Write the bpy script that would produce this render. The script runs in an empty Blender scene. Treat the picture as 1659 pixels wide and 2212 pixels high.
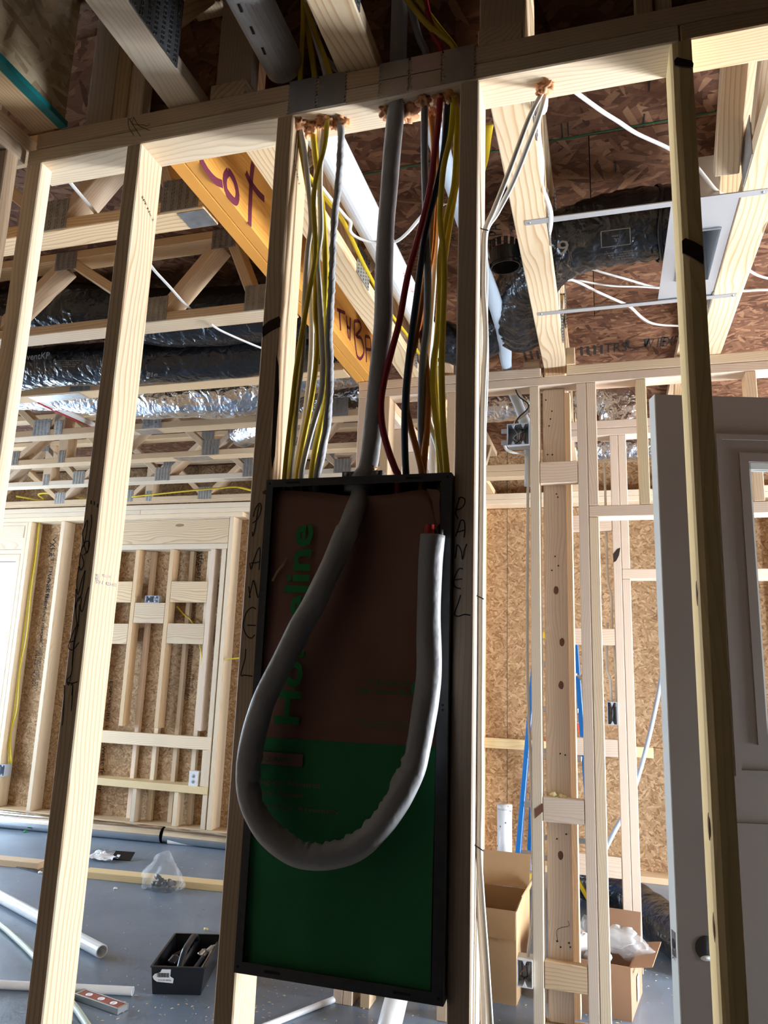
import bpy, bmesh, math, random
from mathutils import Vector, Matrix, noise

random.seed(7)
scene = bpy.context.scene
COL = scene.collection

# ------------------------------------------------------------------ camera
F_PX, CX, CY = 1610.0, 829.5, 1106.0            # focal length and centre for a 1659 x 2212 frame
YAW, PITCH, ROLL = math.radians(-16.65), math.radians(11.64), math.radians(1.956)
CAM = Vector((0.0, -1.29, 1.27))
_f = Vector((math.sin(YAW) * math.cos(PITCH), math.cos(YAW) * math.cos(PITCH), math.sin(PITCH)))
_r = Vector((math.cos(YAW), -math.sin(YAW), 0.0))
_u = _r.cross(_f)
_r2 = _r * math.cos(ROLL) + _u * math.sin(ROLL)
_u2 = _u * math.cos(ROLL) - _r * math.sin(ROLL)
cam_data = bpy.data.cameras.new('camera')
cam_data.sensor_fit = 'HORIZONTAL'
cam_data.sensor_width = 36.0
cam_data.lens = 36.0 * F_PX / 1659.0
cam_data.clip_start = 0.02
cam = bpy.data.objects.new('camera', cam_data)
cam.matrix_world = Matrix(((_r2.x, _u2.x, -_f.x, CAM.x), (_r2.y, _u2.y, -_f.y, CAM.y), (_r2.z, _u2.z, -_f.z, CAM.z), (0, 0, 0, 1)))
COL.objects.link(cam)
scene.camera = cam

# ------------------------------------------------------------------ world, daylight, exposure
world = bpy.data.worlds.new('sky')
scene.world = world
world.use_nodes = True
_bg = world.node_tree.nodes['Background']
_bg.inputs[0].default_value = (0.80, 0.90, 1.0, 1)
_bg.inputs[1].default_value = 1.6

def area_light(name, loc, direction, sx, sy, power, color):
    d = bpy.data.lights.new(name, 'AREA')
    d.shape = 'RECTANGLE'; d.size = sx; d.size_y = sy; d.energy = power; d.color = color
    o = bpy.data.objects.new(name, d)
    o.location = loc
    o.rotation_euler = Vector(direction).to_track_quat('-Z', 'Y').to_euler()
    COL.objects.link(o)
    return o
# daylight entering through the openings of the house, plus one added fill in the hall
area_light('daylight_patio_door', (4.2, 2.80, 1.12), (-1, -0.32, 0.0), 1.6, 2.05, 330, (1.0, 0.975, 0.95))
area_light('fill_hall_low', (2.45, 1.32, 0.65), (-1, -0.05, 0.0), 0.60, 1.1, 150, (0.86, 0.93, 1.0))  # added fill to brighten the lower studs; no window stands here
area_light('daylight_back_window', (-5.62, 4.12, 1.38), (0.15, -1, -0.1), 1.4, 1.25, 85, (0.60, 0.79, 1.0))
area_light('daylight_side_window', (-6.35, 1.7, 1.30), (1, 0, 0), 2.6, 1.9, 165, (0.62, 0.80, 1.0))

vs = scene.view_settings
vs.view_transform = 'Standard'
vs.look = 'None'
vs.exposure = 0.45
vs.gamma = 1.0
vs.use_curve_mapping = False
try:
    scene.cycles.use_denoising = True
    scene.cycles.diffuse_bounces = 4
    scene.cycles.glossy_bounces = 3
    scene.cycles.max_bounces = 6
    scene.cycles.use_adaptive_sampling = True
    scene.cycles.adaptive_threshold = 0.08
    scene.cycles.adaptive_min_samples = 12
    scene.cycles.sample_clamp_indirect = 6.0
except Exception:
    pass

# ------------------------------------------------------------------ survey helpers (sight lines met with real planes)
def _ray(px, py):
    return _f + _r2 * ((px - CX) / F_PX) - _u2 * ((py - CY) / F_PX)
def at_y(px, py, y):
    d = _ray(px, py); return CAM + d * ((y - CAM.y) / d.y)
def at_z(px, py, z):
    d = _ray(px, py); return CAM + d * ((z - CAM.z) / d.z)
def at_x(px, py, x):
    d = _ray(px, py); return CAM + d * ((x - CAM.x) / d.x)

# levels of the house
ZB = 2.437            # underside of the double top plates
ZT = 2.5175           # top of the plates, underside of the floor trusses
ZS = 2.873            # underside of the subfloor
T = 0.0381            # 2-by thickness
W = 0.089             # 2x4 width
Y2 = 1.71             # front of the middle wall
Y2B = 2.45            # front of the inner wall
Y3 = 3.98             # front of the studs of the back wall

# ------------------------------------------------------------------ materials
MATS = {}
def mat(name, color, rough=0.6, metal=0.0, spec=None, build=None):
    m = bpy.data.materials.new(name); m.use_nodes = True
    nt = m.node_tree; b = nt.nodes['Principled BSDF']
    b.inputs['Base Color'].default_value = (*color, 1)
    b.inputs['Roughness'].default_value = rough
    b.inputs['Metallic'].default_value = metal
    if spec is not None:
        b.inputs['Specular IOR Level'].default_value = spec
    if build:
        build(nt, b)
    MATS[name] = m
    return m
def N(nt, typ, **kw):
    n = nt.nodes.new(typ)
    for k, v in kw.items():
        if k == 'op': n.operation = v
        else: setattr(n, k, v)
    return n
def L(nt, a, b): nt.links.new(a, b)
def math_node(nt, op, a, b=None, clamp=False):
    n = N(nt, 'ShaderNodeMath', op=op); n.use_clamp = clamp
    for i, v in enumerate((a, b)):
        if v is None: continue
        if isinstance(v, (int, float)): n.inputs[i].default_value = v
        else: L(nt, v, n.inputs[i])
    return n.outputs[0]
def scaled(nt, vec, sx, sy, sz, rot=0.0):
    n = N(nt, 'ShaderNodeMapping')
    n.inputs['Scale'].default_value = (sx, sy, sz); n.inputs['Rotation'].default_value = (0, 0, rot)
    L(nt, vec, n.inputs['Vector']); return n.outputs[0]
def ramp(nt, fac, stops):
    n = N(nt, 'ShaderNodeValToRGB'); cr = n.color_ramp
    while len(cr.elements) > 1: cr.elements.remove(cr.elements[-1])
    cr.elements[0].position = stops[0][0]; cr.elements[0].color = (*stops[0][1], 1)
    for p, c in stops[1:]:
        e = cr.elements.new(p); e.color = (*c, 1)
    L(nt, fac, n.inputs[0]); return n.outputs[0]
def mix(nt, fac, a, b, mode='MIX'):
    n = N(nt, 'ShaderNodeMix', data_type='RGBA', blend_type=mode)
    for sock, v in ((n.inputs[0], fac), (n.inputs[6], a), (n.inputs[7], b)):
        if isinstance(v, (int, float)): sock.default_value = v
        elif isinstance(v, tuple): sock.default_value = (*v, 1)
        else: L(nt, v, sock)
    return n.outputs[2]
def objvec(nt, spread=(9.0, 0.5, 0.5)):
    tc = N(nt, 'ShaderNodeTexCoord'); oi = N(nt, 'ShaderNodeObjectInfo')
    cmb = N(nt, 'ShaderNodeCombineXYZ')
    for i, s in enumerate(spread):
        L(nt, math_node(nt, 'MULTIPLY', oi.outputs['Random'], s), cmb.inputs[i])
    add = N(nt, 'ShaderNodeVectorMath', op='ADD')
    L(nt, tc.outputs['Object'], add.inputs[0]); L(nt, cmb.outputs[0], add.inputs[1])
    return add.outputs[0], oi.outputs['Random']
def bump(nt, b, height, strength, dist=0.002):
    n = N(nt, 'ShaderNodeBump'); n.inputs['Strength'].default_value = strength; n.inputs['Distance'].default_value = dist
    L(nt, height, n.inputs['Height']); L(nt, n.outputs[0], b.inputs['Normal'])

def wood(name, light, dark, ring=46.0, knots=True, vary=0.10, rough=0.62):
    def build(nt, b):
        v, rnd = objvec(nt, (9.0, 0.13, 0.21))
        base = N(nt, 'ShaderNodeVectorMath', op='ADD'); L(nt, v, base.inputs[0]); base.inputs[1].default_value = (0, 0.035, 0.028)
        ns = N(nt, 'ShaderNodeTexNoise'); L(nt, scaled(nt, v, 2.2, 9, 9), ns.inputs['Vector']); ns.inputs['Scale'].default_value = 1.0; ns.inputs['Detail'].default_value = 1
        d = N(nt, 'ShaderNodeVectorMath', op='MULTIPLY_ADD')
        L(nt, ns.outputs['Color'], d.inputs[0]); d.inputs[1].default_value = (0, 0.05, 0.05); L(nt, base.outputs[0], d.inputs[2])
        wv = N(nt, 'ShaderNodeTexWave', wave_type='RINGS', rings_direction='X', wave_profile='SAW')
        wv.inputs['Scale'].default_value = ring; wv.inputs['Distortion'].default_value = 1.2; wv.inputs['Detail'].default_value = 1.0; wv.inputs['Detail Scale'].default_value = 0.4
        L(nt, d.outputs[0], wv.inputs['Vector'])
        fine = N(nt, 'ShaderNodeTexNoise'); L(nt, scaled(nt, v, 5, 210, 210), fine.inputs['Vector']); fine.inputs['Scale'].default_value = 1.0; fine.inputs['Detail'].default_value = 1
        mid = tuple(0.8 * a + 0.2 * c for a, c in zip(light, dark))
        col = ramp(nt, wv.outputs['Fac'], [(0.0, light), (0.55, mid), (0.86, dark), (1.0, light)])
        col = mix(nt, math_node(nt, 'MULTIPLY', fine.outputs['Fac'], 0.35), col, dark)
        big = N(nt, 'ShaderNodeTexNoise'); L(nt, scaled(nt, v, 1.3, 6, 6), big.inputs['Vector']); big.inputs['Scale'].default_value = 1.0; big.inputs['Detail'].default_value = 0
        col = mix(nt, math_node(nt, 'MULTIPLY', big.outputs['Fac'], 0.4), col, mid)
        if knots:
            vo = N(nt, 'ShaderNodeTexVoronoi'); vo.inputs['Scale'].default_value = 1.0
            L(nt, scaled(nt, v, 2.1, 7.0, 7.0), vo.inputs['Vector'])
            k = math_node(nt, 'LESS_THAN', vo.outputs['Distance'], 0.085)
            sep = N(nt, 'ShaderNodeSeparateColor'); L(nt, vo.outputs['Color'], sep.inputs[0])
            k = math_node(nt, 'MULTIPLY', k, math_node(nt, 'GREATER_THAN', sep.outputs[0], 0.45))
            col = mix(nt, math_node(nt, 'MULTIPLY', k, 0.75), col, tuple(c * 0.35 for c in dark))
        hs = N(nt, 'ShaderNodeHueSaturation')
        L(nt, math_node(nt, 'ADD', math_node(nt, 'MULTIPLY', rnd, vary * 2), 1.0 - vary), hs.inputs['Value'])
        L(nt, math_node(nt, 'ADD', math_node(nt, 'MULTIPLY', rnd, 0.24), 0.86), hs.inputs['Saturation'])
        L(nt, col, hs.inputs['Color']); L(nt, hs.outputs[0], b.inputs['Base Color'])
    return mat(name, light, rough, build=build, spec=0.25)

def osb(name, stops, sx=11.0, sy=52.0, rough=0.75):
    def build(nt, b):
        v, rnd = objvec(nt, (5.0, 7.0, 0.0))
        vals = []
        for i, a in enumerate((0.15, 0.85, -0.45, -1.2)):
            vo = N(nt, 'ShaderNodeTexVoronoi', voronoi_dimensions='2D'); vo.inputs['Scale'].default_value = 1.0
            mp = N(nt, 'ShaderNodeMapping'); mp.vector_type = 'TEXTURE'
            mp.inputs['Rotation'].default_value = (0, 0, a); mp.inputs['Scale'].default_value = (1 / sx, 1 / sy, 1 / 9.0); mp.inputs['Location'].default_value = (i * 1.7, i * 0.9, 0)
            L(nt, v, mp.inputs['Vector']); L(nt, mp.outputs[0], vo.inputs['Vector'])
            sep = N(nt, 'ShaderNodeSeparateColor'); L(nt, vo.outputs['Color'], sep.inputs[0])
            vals.append((sep.outputs[0], sep.outputs[1]))
        top, tint = vals[0]
        for a, t in vals[1:]:
            g = math_node(nt, 'GREATER_THAN', a, top)
            m2 = N(nt, 'ShaderNodeMix', data_type='FLOAT'); L(nt, g, m2.inputs[0]); L(nt, tint, m2.inputs[2]); L(nt, t, m2.inputs[3])
            tint = m2.outputs[0]
            top = math_node(nt, 'MAXIMUM', a, top)
        fine = N(nt, 'ShaderNodeTexNoise', noise_dimensions='2D'); L(nt, scaled(nt, v, 60, 240, 60, 0.4), fine.inputs['Vector']); fine.inputs['Scale'].default_value = 1.0; fine.inputs['Detail'].default_value = 1
        fac = math_node(nt, 'ADD', math_node(nt, 'MULTIPLY', tint, 0.8), math_node(nt, 'MULTIPLY', fine.outputs['Fac'], 0.25))
        L(nt, ramp(nt, fac, stops), b.inputs['Base Color'])
    return mat(name, stops[-1][1], rough, build=build, spec=0.25)

def noisy(name, c0, c1, scale=8.0, rough=0.6, metal=0.0, bump_s=0.0, bump_scale=None, spec=None, stretch=(1, 1, 1), detail=4, bdist=0.003):
    def build(nt, b):
        v, rnd = objvec(nt, (3.0, 3.0, 3.0))
        ns = N(nt, 'ShaderNodeTexNoise'); ns.inputs['Scale'].default_value = scale; ns.inputs['Detail'].default_value = detail
        vec = scaled(nt, v, *stretch); L(nt, vec, ns.inputs['Vector'])
        L(nt, ramp(nt, ns.outputs['Fac'], [(0.3, c0), (0.7, c1)]), b.inputs['Base Color'])
        if bump_s:
            n2 = N(nt, 'ShaderNodeTexNoise'); n2.inputs['Scale'].default_value = bump_scale or scale * 3; n2.inputs['Detail'].default_value = 3
            L(nt, vec, n2.inputs['Vector']); bump(nt, b, n2.outputs['Fac'], bump_s, bdist)
    return mat(name, c0, rough, metal, spec, build)

def crinkle(name, color, rough, metal, strength, scale=26.0):
    def build(nt, b):
        v, rnd = objvec(nt, (3.0, 3.0, 3.0))
        ns = N(nt, 'ShaderNodeTexNoise'); ns.inputs['Scale'].default_value = 9.0; ns.inputs['Detail'].default_value = 2
        L(nt, v, ns.inputs['Vector'])
        d = N(nt, 'ShaderNodeVectorMath', op='MULTIPLY_ADD'); L(nt, ns.outputs['Color'], d.inputs[0]); d.inputs[1].default_value = (0.25, 0.25, 0.25); L(nt, v, d.inputs[2])
        vo = N(nt, 'ShaderNodeTexVoronoi', feature='DISTANCE_TO_EDGE'); vo.inputs['Scale'].default_value = scale
        L(nt, scaled(nt, d.outputs[0], 1.0, 0.55, 0.55), vo.inputs['Vector'])
        n2 = N(nt, 'ShaderNodeTexNoise'); n2.inputs['Scale'].default_value = 40.0; n2.inputs['Detail'].default_value = 2; L(nt, v, n2.inputs['Vector'])
        h = math_node(nt, 'ADD', vo.outputs['Distance'], math_node(nt, 'MULTIPLY', n2.outputs['Fac'], 0.5))
        bump(nt, b, h, strength, 0.02)
    return mat(name, color, rough, metal, build=build)

wood('pine', (0.70, 0.54, 0.36), (0.50, 0.32, 0.17))
wood('pine_pale', (0.80, 0.69, 0.53), (0.63, 0.47, 0.31))
wood('pine_pink', (0.80, 0.66, 0.53), (0.64, 0.47, 0.34))
wood('pine_plain', (0.70, 0.55, 0.40), (0.56, 0.39, 0.25), knots=False)
wood('pine_yellow', (0.82, 0.66, 0.38), (0.68, 0.50, 0.25), knots=False)
wood('pine_bold', (0.76, 0.62, 0.42), (0.50, 0.29, 0.13), ring=30)
wood('lvl', (0.78, 0.37, 0.06), (0.60, 0.22, 0.02), ring=70, knots=False, vary=0.04)
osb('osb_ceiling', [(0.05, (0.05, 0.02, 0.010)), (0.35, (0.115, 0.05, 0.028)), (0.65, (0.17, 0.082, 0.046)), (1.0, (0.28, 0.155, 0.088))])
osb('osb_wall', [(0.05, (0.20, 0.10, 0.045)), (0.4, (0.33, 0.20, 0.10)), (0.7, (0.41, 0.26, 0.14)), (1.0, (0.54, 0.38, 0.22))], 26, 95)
osb('osb_rim', [(0.05, (0.28, 0.18, 0.10)), (0.4, (0.46, 0.34, 0.20)), (1.0, (0.66, 0.54, 0.36))], 9, 48)
noisy('concrete', (0.145, 0.195, 0.265), (0.22, 0.28, 0.37), 2.2, 0.36, bump_s=0.15, bump_scale=60, spec=0.6, detail=8)
mat('concrete_outside', (0.5, 0.5, 0.48), 0.9)
noisy('galvanized', (0.42, 0.44, 0.47), (0.60, 0.62, 0.64), 40, 0.38, 1.0)
noisy('galvanized_shiny', (0.60, 0.63, 0.64), (0.72, 0.75, 0.76), 5, 0.16, 1.0, bump_s=0.1, bump_scale=4)
noisy('truss_plate', (0.30, 0.30, 0.29), (0.42, 0.42, 0.41), 30, 0.5, 0.65)
mat('plate_tooth', (0.55, 0.53, 0.50), 0.35, 1.0)
noisy('protector_plate', (0.36, 0.36, 0.36), (0.46, 0.44, 0.42), 14, 0.45, 0.9)
noisy('protector_plate_zinc', (0.40, 0.38, 0.28), (0.48, 0.36, 0.40), 16, 0.38, 0.9)
noisy('panel_steel', (0.055, 0.058, 0.065), (0.075, 0.078, 0.085), 60, 0.5)
noisy('cardboard', (0.27, 0.135, 0.105), (0.33, 0.17, 0.13), 6, 0.85)
noisy('cardboard_tan', (0.42, 0.28, 0.15), (0.50, 0.34, 0.19), 4, 0.85)
noisy('cardboard_brown', (0.30, 0.18, 0.11), (0.36, 0.22, 0.14), 4, 0.85)
mat('print_green', (0.03, 0.24, 0.085), 0.8)
mat('print_green_bright', (0.02, 0.28, 0.07), 0.8)
mat('print_black', (0.015, 0.015, 0.015), 0.8)
mat('print_grey', (0.35, 0.37, 0.40), 0.6)
mat('print_red', (0.45, 0.08, 0.06), 0.8)
mat('marker_black', (0.012, 0.012, 0.014), 0.6)
mat('marker_purple', (0.13, 0.012, 0.035), 0.7)
mat('paint_teal', (0.0, 0.16, 0.17), 0.6)
mat('chalk_green', (0.01, 0.10, 0.04), 0.8)
mat('paint_orange', (0.75, 0.10, 0.02), 0.7)
noisy('cable_grey', (0.33, 0.335, 0.35), (0.40, 0.405, 0.42), 12, 0.46, bump_s=0.45, bump_scale=26, bdist=0.008)
mat('cable_grey_dark', (0.22, 0.23, 0.25), 0.45)
mat('cable_yellow', (0.62, 0.46, 0.015), 0.40)
mat('cable_white', (0.72, 0.71, 0.68), 0.40)
mat('cable_red', (0.32, 0.012, 0.03), 0.40)
mat('cable_blue', (0.012, 0.028, 0.06), 0.40)
mat('cable_orange', (0.50, 0.16, 0.02), 0.42)
mat('cable_black', (0.02, 0.02, 0.02), 0.4)
mat('conductor_red', (0.45, 0.02, 0.03), 0.35)
mat('copper', (0.60, 0.25, 0.10), 0.35, 1.0)
noisy('pvc', (0.74, 0.77, 0.80), (0.80, 0.82, 0.84), 5, 0.32)
noisy('pvc_grey', (0.42, 0.42, 0.44), (0.48, 0.48, 0.50), 5, 0.4)
mat('tube_grey_blue', (0.45, 0.53, 0.62), 0.35)
mat('tube_green', (0.45, 0.52, 0.42), 0.35)
crinkle('duct_black', (0.012, 0.013, 0.016), 0.24, 0.0, 0.6, 15)
crinkle('duct_silver', (0.70, 0.73, 0.78), 0.24, 1.0, 0.75, 15)
mat('register_steel', (0.52, 0.54, 0.57), 0.42, 0.6)
mat('plastic_black', (0.012, 0.012, 0.013), 0.25)
mat('tote_black', (0.012, 0.014, 0.018), 0.32)
mat('plastic_box', (0.42, 0.47, 0.54), 0.4)
mat('plastic_white', (0.75, 0.76, 0.76), 0.4)
noisy('foam_orange', (0.72, 0.30, 0.12), (0.80, 0.42, 0.22), 40, 0.6, bump_s=0.6, bump_scale=90)
noisy('foam_yellow', (0.80, 0.74, 0.36), (0.86, 0.82, 0.5), 40, 0.7)
mat('bark', (0.035, 0.018, 0.012), 0.9)
mat('knot', (0.16, 0.07, 0.04), 0.7)
noisy('door_shaded', (0.135, 0.108, 0.09), (0.15, 0.122, 0.102), 3, 0.55)  # colour darkened to carry the shade on the door face
mat('door_edge', (0.60, 0.62, 0.60), 0.5)
mat('hole_dark', (0.02, 0.02, 0.02), 0.8)
mat('window_vinyl', (0.78, 0.80, 0.80), 0.4)
mat('ladder_blue', (0.005, 0.13, 0.42), 0.35)
mat('ladder_yellow', (0.72, 0.50, 0.02), 0.4)
mat('aluminium', (0.62, 0.64, 0.66), 0.35, 1.0)
mat('paper_white', (0.75, 0.77, 0.80), 0.6)
mat('level_red', (0.38, 0.10, 0.07), 0.45)
mat('shavings', (0.62, 0.48, 0.30), 0.8)
mat('light_block_black', (0.045, 0.045, 0.05), 0.9)  # black for the added sheets that block stray light
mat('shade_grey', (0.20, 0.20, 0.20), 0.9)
def _glass(nt, b):
    b.inputs['Transmission Weight'].default_value = 1.0; b.inputs['IOR'].default_value = 1.02
mat('glass', (0.97, 0.99, 1.0), 0.0, build=_glass)
def _film(nt, b):
    b.inputs['Alpha'].default_value = 0.17
    v, r = objvec(nt); ns = N(nt, 'ShaderNodeTexNoise'); ns.inputs['Scale'].default_value = 30; L(nt, v, ns.inputs['Vector']); bump(nt, b, ns.outputs['Fac'], 0.6, 0.01)
mat('plastic_film', (0.80, 0.86, 0.92), 0.18, build=_film)

# ------------------------------------------------------------------ object helpers
def thing(name, label, cat, loc=(0, 0, 0), group=None):
    o = bpy.data.objects.new(name, None); o.empty_display_size = 0.05; o.location = loc
    COL.objects.link(o); o['label'] = label; o['category'] = cat
    if group: o['group'] = group
    return o
def structure(name, loc=(0, 0, 0)):
    o = bpy.data.objects.new(name, None); o.empty_display_size = 0.05; o.location = loc
    COL.objects.link(o); o['kind'] = 'structure'
    return o
def world_of(o):
    m = Matrix.Identity(4)
    chain = []
    while o is not None: chain.append(o); o = o.parent
    for c in reversed(chain): m = m @ (c.matrix_parent_inverse if c.parent else Matrix.Identity(4)) @ c.matrix_basis
    return m
def add(name, mesh, material=None, parent=None, M=None, label=None):
    o = bpy.data.objects.new(name, mesh)
    if material is not None:
        mm = MATS[material] if isinstance(material, str) else material
        if len(mesh.materials) == 0: mesh.materials.append(mm)
        elif mesh.materials[0] is not mm:
            o.material_slots[0].link = 'OBJECT'; o.material_slots[0].material = mm
    if parent is not None:
        o.parent = parent; o.matrix_parent_inverse = world_of(parent).inverted()
    if M is not None: o.matrix_basis = M
    COL.objects.link(o)
    if label: o['label'] = label
    return o
def tag(o, label, cat, group=None):
    o['label'] = label; o['category'] = cat
    if group: o['group'] = group
    return o
_boxes = {}
def box_mesh(lx, ly, lz, ch=0.0025):
    k = (round(lx, 4), round(ly, 4), round(lz, 4), ch)
    if k in _boxes: return _boxes[k].copy() if False else _boxes[k]
    bm = bmesh.new(); bmesh.ops.create_cube(bm, size=1.0)
    bmesh.ops.scale(bm, vec=(lx, ly, lz), verts=bm.verts)
    if ch and min(lx, ly, lz) > 3 * ch:
        bmesh.ops.bevel(bm, geom=list(bm.edges), offset=ch, segments=1, affect='EDGES', profile=0.5)
    me = bpy.data.meshes.new('block'); bm.to_mesh(me); bm.free(); _boxes[k] = me
    return me
def frame_matrix(x, y, z, loc):
    return Matrix(((x.x, y.x, z.x, loc.x), (x.y, y.y, z.y, loc.y), (x.z, y.z, z.z, loc.z), (0, 0, 0, 1)))
AX = {'x': Vector((1, 0, 0)), 'y': Vector((0, 1, 0)), 'z': Vector((0, 0, 1))}
def lumber(name, parent, x0, x1, y0, y1, z0, z1, material='pine', ch=0.0025, label=None):
    """a squared piece whose local X runs along its longest side"""
    d = {'x': x1 - x0, 'y': y1 - y0, 'z': z1 - z0}
    o = sorted(d, key=lambda k: -d[k])
    lx = AX[o[0]]; ly = AX[o[1]]; lz = lx.cross(ly)
    M = frame_matrix(lx, ly, lz, Vector(((x0 + x1) / 2, (y0 + y1) / 2, (z0 + z1) / 2)))
    return add(name, box_mesh(d[o[0]], d[o[1]], d[o[2]], ch), material, parent, M, label)
def bar(name, parent, p0, p1, w, h, material='pine', up=(0, 0, 1), ch=0.0025, label=None):
    p0, p1 = Vector(p0), Vector(p1)
    lx = (p1 - p0).normalized(); up = Vector(up)
    ly = up.cross(lx).normalized(); lz = lx.cross(ly)
    M = frame_matrix(lx, ly, lz, (p0 + p1) / 2)
    return add(name, box_mesh((p1 - p0).length, w, h, ch), material, parent, M, label)
def sheet(name, parent, origin, xd, yd, w, h, t, material, ch=0.0):
    """a panel in its local XY plane; origin is its corner, thickness grows along xd x yd"""
    xd, yd = Vector(xd).normalized(), Vector(yd).normalized(); zd = xd.cross(yd)
    c = Vector(origin) + xd * w / 2 + yd * h / 2 + zd * t / 2
    return add(name, box_mesh(w, h, t, ch), material, parent, frame_matrix(xd, yd, zd, c))
def mesh_from(verts, faces, smooth=False):
    me = bpy.data.meshes.new('shape'); me.from_pydata([tuple(v) for v in verts], [], faces); me.update()
    if smooth:
        for p in me.polygons: p.use_smooth = True
    return me
def catmull(pts, per=8):
    pts = [Vector(p) for p in pts]
    if len(pts) < 3:
        return [pts[0].lerp(pts[-1], i / per) for i in range(per + 1)]
    P = [pts[0] * 2 - pts[1]] + pts + [pts[-1] * 2 - pts[-2]]
    out = []
    for i in range(1, len(P) - 2):
        for k in range(per):
            t = k / per
            out.append(0.5 * ((2 * P[i]) + (P[i + 1] - P[i - 1]) * t + (2 * P[i - 1] - 5 * P[i] + 4 * P[i + 1] - P[i + 2]) * t * t + (3 * P[i] - P[i - 1] - 3 * P[i + 1] + P[i + 2]) * t ** 3))
    out.append(pts[-1]); return out
def tube_mesh(path, a, b=None, n=8, side=(1, 0, 0), radius=None, caps=True, twist=0.0):
    """sweep an oval (half axes a, b) along the path; 'side' is kept as the direction of a"""
    b = a if b is None else b
    side = Vector(side); verts = []; faces = []
    m = len(path); prev = None; acc = 0.0
    for i, p in enumerate(path):
        t = (path[min(i + 1, m - 1)] - path[max(i - 1, 0)])
        t = t.normalized() if t.length > 1e-9 else Vector((0, 0, 1))
        s = side - t * side.dot(t)
        if s.length < 0.15:
            s = prev - t * prev.dot(t) if prev is not None else t.orthogonal()
        s.normalize(); prev = s
        q = t.cross(s)
        if twist and i:
            acc += twist * (path[i] - path[i - 1]).length
        for k in range(n):
            an = 2 * math.pi * k / n + acc
            rr = radius(i / (m - 1), an) if radius else 1.0
            c1, s1 = math.cos(2 * math.pi * k / n), math.sin(2 * math.pi * k / n)
            if twist:
                ca, sa = math.cos(acc), math.sin(acc)
                c1, s1 = c1 * a, s1 * b
                verts.append(p + s * (c1 * ca - s1 * sa) * rr + q * (c1 * sa + s1 * ca) * rr)
            else:
                verts.append(p + s * (a * c1 * rr) + q * (b * s1 * rr))
    for i in range(m - 1):
        for k in range(n):
            k2 = (k + 1) % n
            faces.append((i * n + k, i * n + k2, (i + 1) * n + k2, (i + 1) * n + k))
    if caps:
        faces.append(tuple(range(n))[::-1]); faces.append(tuple((m - 1) * n + k for k in range(n)))
    return mesh_from(verts, faces, True)
def tube(name, parent, pts, a, b=None, material='cable_white', n=8, per=6, side=(1, 0, 0), radius=None, caps=True, twist=0.0, label=None, smooth_path=True):
    path = catmull(pts, per) if smooth_path else [Vector(p) for p in pts]
    return add(name, tube_mesh(path, a, b, n, side, radius, caps, twist), material, parent, None, label)
def hollow_pipe(name, parent, p0, p1, r, wall, material, n=28):
    p0, p1 = Vector(p0), Vector(p1); t = (p1 - p0).normalized(); s = t.orthogonal().normalized(); q = t.cross(s)
    V = []; Fc = []
    for rr in (r, r - wall):
        for p in (p0, p1):
            for k in range(n):
                an = 2 * math.pi * k / n; V.append(p + s * math.cos(an) * rr + q * math.sin(an) * rr)
    for k in range(n):
        k2 = (k + 1) % n
        Fc += [(k, k2, n + k2, n + k), (2 * n + k2, 2 * n + k, 3 * n + k, 3 * n + k2), (k2, k, 2 * n + k, 2 * n + k2), (n + k, n + k2, 3 * n + k2, 3 * n + k)]
    return add(name, mesh_from(V, Fc, False), material, parent)
def blob(name, parent, loc, sx, sy, sz, material, rough=0.25, seed=0, sub=2, M=None):
    bm = bmesh.new(); bmesh.ops.create_icosphere(bm, subdivisions=sub, radius=1.0)
    for v in bm.verts:
        k = 1 + rough * noise.noise(v.co * 2.1 + Vector((seed * 3.1, seed, 0))) + 0.45 * rough * noise.noise(v.co * 5.3 + Vector((seed, 2.0, seed * 1.7)))
        v.co = Vector((v.co.x * sx * k, v.co.y * sy * k, v.co.z * sz * k))
    me = bpy.data.meshes.new('blob'); bm.to_mesh(me); bm.free()
    for p in me.polygons: p.use_smooth = True
    return add(name, me, material, parent, Matrix.Translation(Vector(loc)) if M is None else M)
_txt = 0
def lettering(name, parent, text, origin, xd, yd, size, material, width=None, extrude=0.0002, align='LEFT', spacing=1.0, bold=0.0):
    """flat print, as mesh letters lying on a surface"""
    cu = bpy.data.curves.new('letters', 'FONT'); cu.body = text; cu.size = 1.0; cu.extrude = 0.0; cu.offset = bold
    cu.align_x = align; cu.resolution_u = 2; cu.space_character = spacing
    tmp = bpy.data.objects.new('letters', cu); COL.objects.link(tmp)
    dg = bpy.context.evaluated_depsgraph_get()
    me = bpy.data.meshes.new_from_object(tmp.evaluated_get(dg))
    bpy.data.objects.remove(tmp); bpy.data.curves.remove(cu)
    me.materials.clear()
    xs = [v.co.x for v in me.vertices] or [0, 1]
    sx = size if width is None else width / max(1e-6, (max(xs) - min(xs)))
    for v in me.vertices: v.co = Vector((v.co.x * sx, v.co.y * size, 0))
    xd, yd = Vector(xd).normalized(), Vector(yd).normalized(); zd = xd.cross(yd).normalized()
    return add(name, me, material, parent, frame_matrix(xd, yd, zd, Vector(origin) + zd * 0.0006))
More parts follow.
